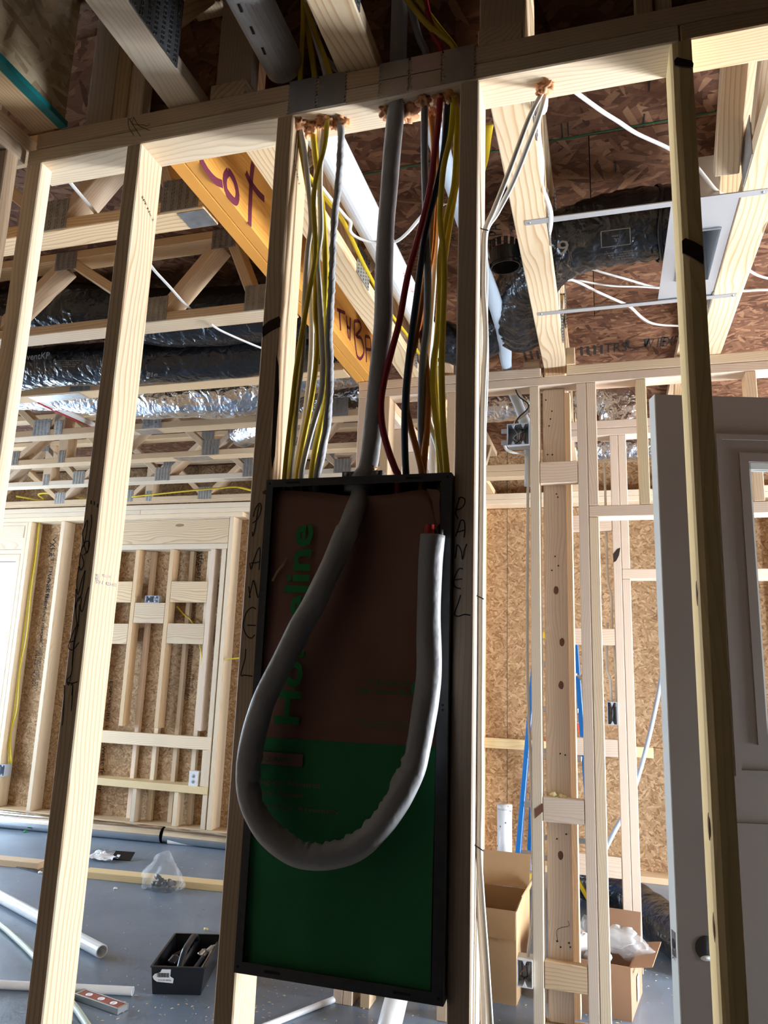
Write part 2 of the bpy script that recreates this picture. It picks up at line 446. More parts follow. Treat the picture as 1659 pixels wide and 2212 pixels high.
def stroke(name, parent, strokes, r, material, squash=(0, 1, 0), n=5):
    """hand drawn marker lines: one mesh, flattened against the surface whose normal is 'squash'"""
    bm = bmesh.new()
    for pts in strokes:
        path = catmull(pts, 4) if len(pts) > 2 else [Vector(p) for p in pts]
        nrm = Vector(squash); side = []
        for i, p in enumerate(path):
            t = (path[min(i + 1, len(path) - 1)] - path[max(i - 1, 0)]).normalized()
            side.append(t.cross(nrm).normalized())
        vs_ = [(bm.verts.new(p + s * r), bm.verts.new(p - s * r)) for p, s in zip(path, side)]
        for a_, b_ in zip(vs_[:-1], vs_[1:]):
            try: bm.faces.new((a_[0], b_[0], b_[1], a_[1]))
            except ValueError: pass
    me = bpy.data.meshes.new('strokes'); bm.to_mesh(me); bm.free()
    return add(name, me, material, parent)
def nail_plate(parent, c, xd, yd, w, h, name='nail_plate', material='truss_plate', teeth=True):
    """a toothed metal connector plate, its face normal xd x yd"""
    xd, yd = Vector(xd).normalized(), Vector(yd).normalized(); zd = xd.cross(yd)
    V = []; Fc = []
    def quadbox(cx, cy, cz, lx, ly, lz, rot=0.0):
        i0 = len(V); ca, sa = math.cos(rot), math.sin(rot)
        for sz in (-1, 1):
            for sx_, sy_ in ((-1, -1), (1, -1), (1, 1), (-1, 1)):
                x, y = sx_ * lx / 2, sy_ * ly / 2
                V.append((cx + x * ca - y * sa, cy + x * sa + y * ca, cz + sz * lz / 2))
        Fc.extend([tuple(i0 + k for k in f) for f in ((0, 3, 2, 1), (4, 5, 6, 7), (0, 1, 5, 4), (1, 2, 6, 5), (2, 3, 7, 6), (3, 0, 4, 7))])
    quadbox(0, 0, 0.0, w, h, 0.002)
    me = mesh_from(V, Fc)
    o = add(name, me, material, parent, frame_matrix(xd, yd, zd, Vector(c)))
    if teeth:
        V.clear(); Fc.clear()
        nx, ny = max(2, int(w / 0.024)), max(2, int(h / 0.012))
        for i in range(nx):
            for j in range(ny):
                for s_ in (-1, 1):
                    quadbox((i + 0.5) / nx * w - w / 2 + s_ * 0.0032, (j + 0.5) / ny * h - h / 2 + (0.003 if s_ > 0 else 0), 0.0022, 0.0022, 0.0075, 0.0022, 0.0)
        t_ = add('tooth_slots', mesh_from(V, Fc), 'plate_tooth', o, frame_matrix(xd, yd, zd, Vector(c)))
        t_['kind'] = 'stuff'
    return o
# ================================================================== THE SETTING
# ---- floor slab
fl = add('floor', box_mesh(11.2, 8.6, 0.12, 0.0), 'concrete', None, Matrix.Translation((-1.1, 0.15, -0.06)))
fl['kind'] = 'structure'
# ---- subfloor sheets overhead
ceil = structure('ceiling', (0, 0, ZS))
ys = [-4.1, -2.88, -1.66, -0.44, 0.785, 2.005, 3.225, 4.25]
for j in range(len(ys) - 1):
    xs_ = [-6.6, -4.9 + 0.6 * (j % 2), -2.45 + 0.6 * (j % 2), -0.01 + 0.6 * (j % 2), 2.43, 4.4]
    for i in range(len(xs_) - 1):
        # local XY plane with the normal down
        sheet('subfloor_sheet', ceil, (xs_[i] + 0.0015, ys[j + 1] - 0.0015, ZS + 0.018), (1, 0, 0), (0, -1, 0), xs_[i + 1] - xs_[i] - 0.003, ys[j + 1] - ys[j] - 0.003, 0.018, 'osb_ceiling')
lumber('sky_block_deck', ceil, -6.7, 4.5, -4.15, 4.3, ZS + 0.019, ZS + 0.03, 'light_block_black', ch=0)  # added layer that keeps sky light out of the sheet seams
g1 = at_z(1000, 345, ZS); g2 = at_z(1659, 195, ZS)
bar('chalk_line', ceil, (-1.0, g1.y, ZS - 0.001), (1.2, g2.y + 0.03, ZS - 0.001), 0.006, 0.0012, 'chalk_green', ch=0)
bar('chalk_line', ceil, (-2.2, g1.y - 0.02, ZS - 0.001), (-1.1, g1.y, ZS - 0.001), 0.006, 0.0012, 'chalk_green', ch=0)
for px_, py_ in ((1330, 360), (1227, 280), (1391, 262), (1403, 180), (1214, 283)):
    p = at_z(px_, py_, ZS - 0.001)
    bar('pencil_tick', ceil, p + Vector((0, -0.03, 0)), p + Vector((0, 0.03, 0)), 0.004, 0.001, 'print_black', ch=0)
# printed stamps on the subfloor
def ceiling_stamp(px, py, text, size, width=None, xd=(0, -1, 0), yd=(-1, 0, 0)):
    p = at_z(px, py, ZS)
    return lettering('printed_stamp', ceil, text, (p.x, p.y, ZS - 0.0005), xd, yd, size, 'print_black', width)
ceiling_stamp(1089, 522, 'APA', 0.075, 0.125)
ceiling_stamp(1112, 512, 'RATED STURD-I-FLOOR', 0.02, 0.14)
ceiling_stamp(1124, 500, '24oc', 0.05, 0.12)
ceiling_stamp(1060, 530, '|||', 0.09, 0.14)
ceiling_stamp(988, 520, 'APA', 0.05, 0.10)
for k, (px_, py_, tx) in enumerate(((1250, 768, 'IIII'), (1305, 762, 'TRS'), (1345, 755, 'U'), (1388, 752, 'W IIF'), (1425, 748, 'EXP 1'), (1130, 778, 'IIII'))):
    p = at_z(px_, py_, ZS)
    lettering('printed_stamp', ceil, tx, (p.x, p.y, ZS - 0.0005), (1, 0, 0), (0, -1, 0), 0.16, 'print_black', 0.11)
ceiling_stamp(1215, 458, 'II IIF', 0.05, 0.08, (1, 0, 0), (0, -1, 0))
ceiling_stamp(1262, 450, 'IIIF', 0.05, 0.06, (1, 0, 0), (0, -1, 0))
ceiling_stamp(880, 540, 'EXPOSURE 1', 0.05, 0.16)

# ---- near wall with the panel
wf = structure('wall_front', (-0.45, 0.045, 0))
lumber('top_plate', wf, -1.306, 4.2, 0, W, ZB + T + 0.0015, ZT, 'pine_plain')
lumber('top_plate', wf, -1.326, 0.1625, 0, W, ZB, ZB + T, 'pine_pale')
lumber('top_plate', wf, 0.1640, 4.2, 0, W, ZB, ZB + T, 'pine')
lumber('bottom_plate', wf, -1.326, 4.2, 0, W, 0, T, 'pine')
lumber('stud', wf, -1.326, -1.281, 0, T, T, ZB, 'pine_pale')
lumber('stud', wf, -1.326, -1.281, 0.05, W, T, 1.2, 'pine_pale')
s2 = lumber('stud', wf, -1.0415, -1.003, 0, W, T, ZB, 'pine_bold')
s3 = lumber('stud', wf, -0.6605, -0.6225, 0, W, T, ZB, 'pine')
s4 = lumber('stud', wf, -0.2555, -0.2165, 0, W, T, ZB, 'pine_plain')
# the right-hand stud has a waney, bark-edged corner
prof = [(0.1445, W), (0.1445, 0.020), (0.152, 0.005), (0.162, 0.0), (0.1825, 0.0), (0.1825, W)]
V = []; nseg = 26
for i in range(nseg + 1):
    z = T + (ZB - T) * i / nseg
    wob = 0.35 + 0.65 * abs(noise.noise(Vector((0, 0, z * 2.2))))
    for x, y in prof:
        if x in (0.152, 0.162): V.append((x - (1 - wob) * 0.006, y - (1 - wob) * 0.004 if y > 0 else y, z))
        elif y == 0.020: V.append((x, 0.02 * wob, z))
        else: V.append((x, y, z))
n6 = len(prof); Fc = []
for i in range(nseg):
    for k in range(n6):
        k2 = (k + 1) % n6; Fc.append((i * n6 + k, i * n6 + k2, (i + 1) * n6 + k2, (i + 1) * n6 + k))
Fc.append(tuple(range(n6))[::-1]); Fc.append(tuple(nseg * n6 + k for k in range(n6)))
# grain runs along local X: build it lying down and stand it up
Mz = Matrix(((0, 0, 1, 0), (0, 1, 0, 0), (-1, 0, 0, 0), (0, 0, 0, 1))).inverted()
me = mesh_from([(-v[2] * -1, v[1], -v[0]) for v in V], Fc)
s5 = add('stud', me, 'pine_yellow', wf, Matrix(((0, 0, -1, 0), (0, 1, 0, 0), (1, 0, 0, 0), (0, 0, 0, 1))))
lumber('stud', wf, 0.55, 0.588, 0, W, T, ZB, 'pine')
lumber('stud', wf, 0.957, 0.995, 0, W, T, ZB, 'pine')
lumber('stud', wf, 1.37, 1.408, 0, W, T, ZB, 'pine')
sheet('sheathing', wf, (0.60, 0.102, 0.0), (1, 0, 0), (0, 0, 1), 3.69, ZT, 0.012, 'light_block_black')  # added out of view to stop hall light, black to cut its bounce
# bark and wane marks on the studs
def patch(parent, pts, th, material, name='bark_patch'):
    y = pts[0].y
    V = [(p.x, y, p.z) for p in pts] + [(p.x, y - th, p.z) for p in pts]
    n = len(pts); Fc = [tuple(range(n)), tuple(range(2 * n - 1, n - 1, -1))] + [(k, n + k, n + (k + 1) % n, (k + 1) % n) for k in range(n)]
    return add(name, mesh_from(V, Fc), material, parent)
def px_list(pts, y): return [at_y(a, b, y) for a, b in pts]
patch(s3, px_list([(567, 706), (580, 694), (603, 683), (606, 690), (605, 706), (585, 716), (567, 729)], 0), 0.0006, 'bark')
patch(s3, px_list([(597, 765), (602, 790), (603, 850), (599, 905), (594, 985), (588, 1015), (586, 985), (590, 900), (594, 830), (596, 790)], 0), 0.0006, 'bark')
patch(s3, px_list([(567, 1062), (574, 1058), (578, 1062), (574, 1068), (568, 1067)], 0), 0.0004, 'knot')
patch(s5, px_list([(1456, 133), (1462, 126), (1495, 134), (1498, 140), (1497, 148), (1470, 146), (1457, 143)], 0), 0.003, 'bark')
patch(s5, px_list([(1473, 522), (1480, 516), (1500, 524), (1518, 535), (1520, 560), (1519, 572), (1490, 555), (1474, 548)], 0), 0.003, 'bark')
for px_, py_ in ((1500, 1280), (1553, 1790), (1556, 2010)):
    p = at_y(px_, py_, 0.0)
    blob('knot', s5, (0.1449, 0.012, p.z), 0.0022, 0.006, 0.022, 'knot', 0.2, px_)
# marker scribbles
def scribble(parent, strokes, scale, ox, oy, y=-0.0007, r=0.0011, name='marker_lettering'):
    return stroke(name, parent, [[at_y(ox + a / scale, oy + b / scale, y) for a, b in s] for s in strokes], r, 'marker_black', (0, 1, 0))
scribble(s3, [
    [(178, 268), (165, 330), (150, 420), (135, 470), (134, 440)], [(140, 345), (150, 300), (172, 264), (187, 262), (186, 310), (165, 360), (135, 385)],
    [(118, 640), (125, 680), (150, 600), (180, 540), (182, 600), (176, 685)], [(125, 640), (160, 638), (182, 630)],
    [(110, 790), (120, 865)], [(112, 862), (130, 790), (140, 752), (155, 800), (170, 862), (185, 790), (192, 718)],
    [(158, 935), (130, 925), (95, 960), (75, 1040), (95, 1100), (125, 1122), (150, 1100)], [(100, 1038), (155, 1040)],
    [(92, 1190), (85, 1260), (60, 1355), (85, 1358), (135, 1365)]], 2.9625, 500, 1000)
scribble(s4, [
    [(1450, 230), (1470, 220), (1494, 235), (1485, 275), (1455, 298), (1432, 292)], [(1460, 225), (1440, 290), (1435, 325), (1450, 358)],
    [(1435, 470), (1455, 410), (1468, 368), (1490, 375), (1494, 430), (1488, 478)], [(1440, 445), (1490, 430)],
    [(1432, 612), (1440, 560), (1445, 522), (1470, 560), (1478, 618), (1490, 560), (1506, 518)],
    [(1482, 680), (1462, 675), (1442, 700), (1422, 760), (1435, 795), (1468, 805)], [(1430, 748), (1478, 742)],
    [(1466, 845), (1450, 900), (1428, 965), (1450, 982), (1490, 970), (1530, 975)]], 2.9625, 500, 1000)
scribble(s2, [
    [(1090, 175), (1095, 260), (1070, 420), (1040, 640), (985, 420), (1010, 320), (1045, 240), (1040, 330), (1010, 520), (970, 600), (945, 760), (965, 835), (1000, 760), (975, 650)],
    [(985, 560), (1030, 495), (1070, 510), (1050, 600), (1000, 660)],
    [(940, 790), (915, 1000), (930, 1130), (975, 960), (1015, 845), (1010, 900), (975, 1110), (935, 1210)],
    [(905, 1060), (900, 1300), (930, 1180), (970, 1170), (960, 1290), (985, 1325), (1030, 1130), (1060, 1040)],
    [(900, 1240), (915, 1460), (940, 1500), (905, 1520), (850, 1640), (820, 1760), (870, 1790), (945, 1700)], [(830, 1700), (900, 1680)],
    [(950, 1250), (930, 1500), (890, 1700), (870, 1900), (850, 2080), (800, 2150), (820, 2210), (850, 2080)],
    [(915, 1480), (880, 1720), (860, 1980)], [(800, 2180), (860, 2190), (930, 2170)]], 5.53, 0, 1080)
scribble(s2, [[(770, 0), (790, 10), (775, 280)], [(790, 0), (780, 110)], [(700, 0), (690, 300), (675, 440)]], 5.03, 0, 1480)
for px_, py_ in ((197, 1084), (204, 1086), (211, 1091)):
    scribble(s2, [[(px_, py_ - 3), (px_ - 0.5, py_ + 5)]], 1, 0, 0, r=0.0014, name='ink_tick')
pl = [o for o in wf.children if o.name.startswith('top_plate')]
scribble(pl[0], [[(765, 705), (770, 760), (800, 810)], [(770, 705), (790, 740), (840, 815)], [(775, 712), (800, 700), (790, 740), (850, 745), (880, 752), (895, 738)], [(800, 705), (830, 750), (895, 780)]], 2.765, 0, 0, name='pencil_mark', r=0.0007)
# stud grade stamps on the lit right-hand faces
lettering('grade_stamp', s2, 'S-P-F  KD-HT', (-1.0025, 0.012, at_x(215, 1262, -1.0025).z), (0, 1, 0), (0, 0, 1), 0.011, 'print_grey', 0.07)
lettering('grade_stamp', s2, 'MILL 175', (-1.0025, 0.030, at_x(225, 1247, -1.0025).z), (0, 1, 0), (0, 0, 1), 0.009, 'print_grey', 0.03)
lettering('grade_stamp', s2, 'WL', (-1.0025, 0.008, at_x(208, 1255, -1.0025).z), (0, 1, 0), (0, 0, 1), 0.022, 'print_grey', 0.014)
lettering('grade_stamp', s2, 'SPF No.2', (-1.0025, 0.02, at_x(300, 420, -1.0025).z), (0, 0.75, -0.45), (0, 0.45, 0.75), 0.011, 'print_black', 0.06)
lettering('grade_stamp', s3, 'S-P-F No.2', (-0.622, 0.015, at_x(630, 340, -0.622).z), (0, 0.6, -0.6), (0, 0.6, 0.6), 0.012, 'print_black', 0.05)
lettering('grade_stamp', pl[1], 'KD-HT 205', (-0.39, 0.012, ZB), (0, 1, 0), (1, 0, 0), 0.016, 'print_black', 0.06)
# steel protector plates nailed over the wiring holes
def protector(px0, px1, z0, z1, material):
    x0, x1 = at_y(px0, 205 - (px0 - 623) * 0.2, 0).x, at_y(px1, 205 - (px1 - 623) * 0.2, 0).x
    V = []; teeth = 9
    for k in range(teeth * 2 + 1):
        V.append((x0 + (0.0035 if k % 2 else 0.0), z0 + (z1 - z0) * k / (teeth * 2)))
    for k in range(teeth * 2, -1, -1):
        V.append((x1 - (0.0035 if k % 2 else 0.0), z0 + (z1 - z0) * k / (teeth * 2)))
    n = len(V)
    vv = [(x, -0.0002, z) for x, z in V] + [(x, -0.0022, z) for x, z in V]
    Fc = [tuple(range(n)), tuple(range(2 * n - 1, n - 1, -1))] + [(k, n + k, n + (k + 1) % n, (k + 1) % n) for k in range(n)]
    o = add('protector_plate', mesh_from(vv, Fc), material, wf)
    for zz in (z0 + 0.2 * (z1 - z0), z1 - 0.2 * (z1 - z0)):
        for xx in (x0 + 0.004, x1 - 0.004):
            blob('nail_head', o, (xx, -0.0028, zz), 0.0022, 0.001, 0.0022, 'plate_tooth', 0.0, 1, 1)
protector(623, 686, ZB + 0.002, ZT + 0.002, 'protector_plate')
protector(687, 749, ZB + 0.002, ZT + 0.001, 'protector_plate')
protector(819, 885, ZB + T + 0.003, ZT + 0.001, 'protector_plate')
protector(819, 885, ZB + 0.001, ZB + T + 0.001, 'protector_plate_zinc')
protector(886, 956, ZB + T + 0.003, ZT + 0.002, 'protector_plate_zinc')
protector(886, 956, ZB + 0.003, ZB + T + 0.001, 'protector_plate_zinc')
protector(957, 1028, ZB + 0.004, ZT + 0.003, 'protector_plate')
# fire-stop foam round the cable holes
q = lambda x, y: (600 + x / 3.606, y / 3.606)
for k, (px_, py_, s) in enumerate((q(170, 950) + (0.016,), q(240, 1010) + (0.010,), q(275, 965) + (0.012,), q(340, 940) + (0.010,), q(372, 925) + (0.015,), q(465, 955) + (0.012,), q(500, 935) + (0.018,), q(845, 850) + (0.014,), q(1030, 845) + (0.022,), q(985, 880) + (0.012,), q(1140, 770) + (0.014,), q(1200, 860) + (0.010,), q(1260, 755) + (0.012,), q(1340, 745) + (0.017,), q(1395, 765) + (0.012,), (1178, 183, 0.017), (1168, 184, 0.010))):
    p = at_z(px_, py_, ZB)
    blob('foam_seal', wf, (p.x, p.y, ZB - 0.004), s, s * 0.8, 0.011 + 0.25 * s, 'foam_orange', 0.95, k, 3)

# ---- the left wall of the near room
wl = structure('wall_left', (-1.38, -1.2, 0))
XL = -1.328
lumber('top_plate', wl, XL - W, XL, -3.9, 0.03, ZB + T + 0.0015, ZT, 'pine_plain')
lumber('top_plate', wl, XL - W, XL, -3.9, -0.001, ZB, ZB + T, 'pine_plain')
lumber('bottom_plate', wl, XL - W, XL, -3.9, -0.001, 0, T, 'pine')
lumber('stud', wl, XL - W, XL, -0.060, -0.022, T, ZB, 'pine_plain')
for y in (-0.46, -0.87, -1.27, -1.68, -2.08, -2.5, -2.9, -3.3):
    lumber('stud', wl, XL - W, XL, y - T, y, T, ZB, 'pine')
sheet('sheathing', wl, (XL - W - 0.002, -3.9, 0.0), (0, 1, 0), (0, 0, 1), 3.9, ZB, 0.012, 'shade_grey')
# ---- rear and right shell of the near room
wr = structure('wall_rear', (0.2, -4.0, 0))
for x0, x1, z0, z1 in ((XL - W, 0.6, 0, ZS), (0.6, 4.4, 0, ZS)):
    sheet('sheathing', wr, (x1, -4.0, z0), (-1, 0, 0), (0, 0, 1), x1 - x0, z1 - z0, 0.02, 'osb_wall')
for x in (-1.2, -0.6, 0.0, 0.58, 1.8, 2.4):
    lumber('stud', wr, x, x + T, -3.98, -3.98 + W, 0, ZB, 'pine')
wR = structure('wall_right', (4.3, 0, 0))
for y0, y1, z0, z1 in ((-4.0, 1.85, 0, ZS), (3.65, 4.3, 0, ZS), (1.85, 3.65, 2.2, ZS)):
    sheet('sheathing', wR, (4.32, y0, z0), (0, 1, 0), (0, 0, 1), y1 - y0, z1 - z0, 0.02, 'osb_wall')
for y in (-3.6, -3.2, -2.8, -2.4, -2.0, -1.6, -1.2, -0.8, -0.4, 0.3, 0.7, 1.1, 1.5, 1.80, 3.65, 4.0):
    lumber('stud', wR, 4.23, 4.319, y, y + T, 0, ZB, 'pine')
for z0 in (ZB, ZB + T):
    lumber('top_plate', wR, 4.23, 4.319, -4.0, 4.2, z0 + 0.001, z0 + T, 'pine')
# ---- outer wall at the far left with a wide window opening
wo = structure('wall_outer', (-6.5, 2, 0))
for y0, y1, z0, z1 in ((0.0, 0.75, 0, ZS), (3.05, 4.2, 0, ZS), (0.75, 3.05, 0, 0.45), (0.75, 3.05, 2.25, ZS)):
    sheet('sheathing', wo, (-6.52, y1, z0), (0, -1, 0), (0, 0, 1), y1 - y0, z1 - z0, 0.02, 'osb_wall')
for y in (0.1, 0.5, 0.71, 3.05, 3.45, 3.85):
    lumber('stud', wo, -6.49, -6.40, y, y + T, 0, ZB, 'pine')
for z0 in (ZB, ZB + T):
    lumber('top_plate', wo, -6.49, -6.40, 0.0, 4.0, z0 + 0.001, z0 + T, 'pine')
# closes the great room on the near side, left of the near wall
wg = structure('wall_divider', (-4, -0.02, 0))
sheet('sheathing', wg, (-1.43, 0.0, 0), (-1, 0, 0), (0, 0, 1), 5.1, ZS, 0.02, 'osb_wall')
for i in range(12):
    lumber('stud', wg, -1.9 - i * 0.406, -1.9 - i * 0.406 + T, 0.0005, W, 0, ZB, 'pine')

# ---- middle wall
wm = structure('wall_middle', (0.3, Y2 + 0.045, 0))
D2 = Y2 + W
lumber('top_plate', wm, -1.035, -0.232, Y2, D2, ZB + T + 0.001, ZT, 'pine_pink')
lumber('top_plate', wm, -0.126, 1.139, Y2, D2, ZB + T + 0.001, ZT, 'pine_pale')
lumber('top_plate', wm, -1.035, 1.139, Y2, D2, ZB, ZB + T, 'pine_pink')
lumber('bottom_plate', wm, -0.24, -0.05, Y2, D2, 0, T, 'pine')
for x0, m in ((-1.034, 'pine_pink'), (-0.995, 'pine_pink'), (-0.926, 'pine'), (-0.630, 'pine_plain'), (-0.515, 'pine'), (-0.2785, 'pine_pale'), (-0.0885, 'pine_pink')):
    lumber('stud', wm, x0, x0 + T, Y2, D2, 0.0 if x0 < -0.25 else T, ZB, m)
# stud with header and cripples beside the opening
lumber('trimmer', wm, -0.0495, -0.0114, Y2, D2, T, 1.873, 'pine_pale')
lumber('cripple', wm, -0.0495, -0.0114, Y2, D2, 1.9195, ZB, 'pine_pink')
lumber('header', wm, -0.0495, 1.1, Y2, D2, 1.8735, 1.919, 'pine_pink')
lumber('cripple', wm, 0.1445, 0.1826, Y2, D2, 1.9195, ZB, 'pine_yellow')
lumber('cripple', wm, 0.548, 0.586, Y2, D2, 1.9195, ZB, 'pine_plain')
lumber('cripple', wm, 0.95, 0.988, Y2, D2, 1.9195, ZB, 'pine')
lumber('trimmer', wm, 1.062, 1.1, Y2, D2, T, 1.873, 'pine_pale')
lumber('stud', wm, 1.101, 1.139, Y2, D2, T, ZB, 'pine_pink')
# backing plank with screws, and the blocks across it
pk = lumber('backing_plank', wm, -0.229, -0.139, Y2 + 0.040, Y2 + 0.078, T, ZB, 'pine_pink', ch=0.006)
for px_, py_ in ((1179, 864), (1192, 888), (1189, 905), (1186, 920), (1183, 982), (1193, 982), (1202, 1067), (1205, 1074), (1199, 1202), (1206, 1222), (1192, 1232), (1210, 1628), (1221, 1631), (1203, 1812), (1223, 1802), (1203, 2033), (1229, 2037), (1211, 2046), (1232, 2046)):
    p = at_y(px_, py_, Y2 + 0.039)
    blob('screw_head', pk, p, 0.0035, 0.002, 0.0035, 'hole_dark', 0.1, 1, 1)
for px_, py_ in ((1201, 1275), (1214, 1387), (1212, 1480), (1211, 1848)):
    p = at_y(px_, py_, Y2 + 0.0395)
    blob('knot', pk, p, 0.010, 0.001, 0.016, 'knot', 0.2, px_, 2)
stroke('wire_scrap', pk, [[at_y(a, b, Y2 + 0.038) for a, b in ((1227, 1989), (1229, 2000), (1212, 2004), (1202, 2012), (1205, 2035))]], 0.0008, 'print_black', (0, 1, 0))
lumber('block', wm, -0.2395, -0.0895, Y2 + 0.0005, Y2 + 0.0385, 2.016, 2.107, 'pine_pink')
lumber('block', wm, -0.2395, -0.0895, Y2 + 0.0005, Y2 + 0.0385, 0.722, 0.809, 'pine_pink')
lumber('block', wm, -0.2395, -0.0895, Y2 + 0.0005, Y2 + 0.0385, 0.16, 0.250, 'pine')
for px_, py_, s in ((1186, 1724, 0.010), (1195, 1716, 0.013), (1203, 1724, 0.010), (1212, 1720, 0.011), (1219, 1723, 0.012), (1228, 1726, 0.008)):
    p = at_y(px_, py_, Y2 + 0.03); blob('spray_foam', wm, p, s, s, s * 0.8, 'foam_yellow', 0.5, px_)
patch(wm, px_list([(1155, 1748), (1172, 1735), (1174, 1752), (1156, 1768)], Y2), 0.0008, 'knot', 'bark_patch')
lumber('stud', wm, -0.143, -0.118, Y2 + 0.10, Y2 + 0.165, T, ZB, 'pine_pale')

for x0, x1, y0, m in ((-0.128, -0.092, Y2 - 0.012, 'pine'), (-0.305, -0.236, Y2 + 0.02, 'pine')):
    lumber('bearing_block', wm, x0, x1, y0, D2, ZT + 0.0005, ZT + (0.075 if x0 > -0.2 else 0.04), m)
# ---- partition running back from the end of the middle wall to the back wall
wp = structure('wall_partition', (-0.99, 2.9, 0))
lumber('top_plate', wp, -1.034, -0.945, D2 + 0.001, Y3 - 0.002, ZB, ZB + T, 'pine_pink')
lumber('top_plate', wp, -1.034, -0.945, D2 + 0.001, Y3 - 0.002, ZB + T + 0.001, ZT, 'pine')
lumber('bottom_plate', wp, -1.034, -0.945, D2 + 0.001, Y3 - 0.002, 0, T, 'pine')
for yy in (2.16, 2.57, 2.97, 3.38, 3.78):
    lumber('stud', wp, -1.034, -0.945, yy, yy + T, T, ZB, 'pine_plain')
# ---- inner wall behind it (plumbing wall with a narrow opening)
wi = structure('wall_inner', (0.3, Y2B + 0.045, 0))
D3 = Y2B + W
lumber('top_plate', wi, -0.155, 0.94, Y2B, D3, ZB + T + 0.001, ZT, 'pine_pink')
lumber('top_plate', wi, -0.165, 0.94, Y2B, D3, ZB, ZB + T, 'pine_pink')
lumber('stud', wi, 0.046, 0.084, Y2B, D3, T, ZB, 'pine_pink')
lumber('trimmer', wi, 0.085, 0.123, Y2B, D3, T, 1.715, 'pine_pink')
lumber('cripple', wi, 0.085, 0.123, Y2B, D3, 1.765, ZB, 'pine_pink')
lumber('header', wi, 0.085, 0.9, Y2B, D3, 1.716, 1.764, 'pine_pink')
lumber('stud', wi, 0.901, 0.94, Y2B, D3, T, ZB, 'pine')
lumber('stud', wi, -0.195, -0.157, Y2B, D3, T, ZB, 'pine')
lumber('bottom_plate', wi, -0.195, 0.123, Y2B, D3, 0, T, 'pine')
for px0, py0, px1, py1 in ((1232, 1112, 1321, 1146), (1241, 1357, 1330, 1393), (1247, 1595, 1342, 1633), (1253, 1847, 1351, 1893)):
    z1 = at_y(1280, py0, Y2B).z; z0 = at_y(1280, py1, Y2B).z
    lumber('block', wi, -0.1565, 0.0455, Y2B + 0.002, Y2B + 0.04, z0, z1, 'pine_pink')
patch(wi, px_list([(1324, 1197), (1333, 1186), (1340, 1183), (1337, 1200), (1331, 1212), (1325, 1215)], Y2B), 0.0008, 'bark', 'bark_patch')
# partition running back from the end of the middle wall: top plate and studs seen through the bays
lumber('top_plate', wi, -0.96, -0.165, 3.2, 3.2 + W, ZB, ZB + T, 'pine')
lumber('top_plate', wi, -0.96, -0.165, 3.2, 3.2 + W, ZB + T + 0.001, ZT, 'pine')

# ---- back wall
wb = structure('wall_back', (-2, Y3 + 0.07, 0))
DB = Y3 + 0.138
xw0, xw1, zw0, zw1 = -6.35, -4.90, 0.72, 2.06        # window opening
def pane_sheet(x0, x1, z0, z1):
    sheet('sheathing', wb, (x0, DB, z0), (1, 0, 0), (0, 0, 1), x1 - x0, z1 - z0, 0.012, 'osb_wall') if False else \
        sheet('sheathing', wb, (x0, DB + 0.012, z0), (1, 0, 0), (0, 0, 1), x1 - x0, z1 - z0, 0.012, 'osb_wall')
for x0, x1 in ((-4.90, -4.33), (-4.33, -3.11), (-3.11, -1.89), (-1.89, -0.67), (-0.67, 0.55), (0.55, 1.77), (1.77, 2.99), (2.99, 4.3)):
    pane_sheet(x0 + 0.0015, x1 - 0.0015, 0.0, 0.80 if x0 > -0.8 else 2.43); 
    if x0 > -0.8: pane_sheet(x0 + 0.0015, x1 - 0.0015, 0.803, 2.43)
    pane_sheet(x0 + 0.0015, x1 - 0.0015, 2.433, ZS)
pane_sheet(-6.6, xw0, 0, ZS); pane_sheet(xw0, xw1, 0, zw0); pane_sheet(xw0, xw1, zw1, ZS)
lumber('sky_block_backing', wb, -4.88, 4.3, DB + 0.0125, DB + 0.016, 0, ZS, 'light_block_black', ch=0)  # added backing so no sky shows through the sheathing seams
lumber('top_plate', wb, -6.5, 4.22, Y3, DB, ZB + T + 0.001, ZT, 'pine_pale')
lumber('top_plate', wb, -6.5, -3.7, Y3, DB, ZB, ZB + T, 'pine_pale')
lumber('top_plate', wb, -3.698, 4.22, Y3, DB, ZB, ZB + T, 'pine_pale')
lumber('ribbon_plate', wb, -6.5, -2.75, Y3 - 0.002, DB, ZB - T - 0.001, ZB - 0.001, 'pine_pale')
lumber('bottom_plate', wb, -6.5, 4.22, Y3, DB, 0, T, 'pine')
ZR = ZB - T - 0.002
# window framing
lumber('window_header', wb, -6.4, -4.84, Y3, Y3 + T, 2.155, ZR - 0.03, 'pine_pale')
lumber('header_plate', wb, -6.4, -4.84, Y3 - 0.001, DB, ZR - 0.029, ZR, 'pine_pale')
lumber('header_plate', wb, -6.4, -4.84, Y3 - 0.001, DB, 2.115, 2.153, 'pine_pale')
lumber('window_head', wb, -6.4, -4.86, Y3 - 0.001, DB, 2.065, 2.113, 'pine_pale')
lumber('sill_plate', wb, -6.4, -4.86, Y3, DB, zw0 - 0.045, zw0 - 0.005, 'pine_pale')
lumber('trimmer', wb, -4.898, -4.860, Y3, DB, T, 2.064, 'pine_pale')
lumber('trimmer', wb, -4.859, -4.821, Y3, DB, T, ZR, 'pine_pale')
lumber('stud', wb, -4.820, -4.782, Y3, DB, T, ZR, 'pine_pale')
# studs across the rest of the wall
sx = {}
for nm, px_ in (('a', 130), ('b', 0)): pass
lumber('stud', wb, -4.475, -4.437, Y3, DB, T, ZR, 'pine_pale')
lumber('stud', wb, -4.02, -3.982, Y3, DB, T, ZR, 'pine')
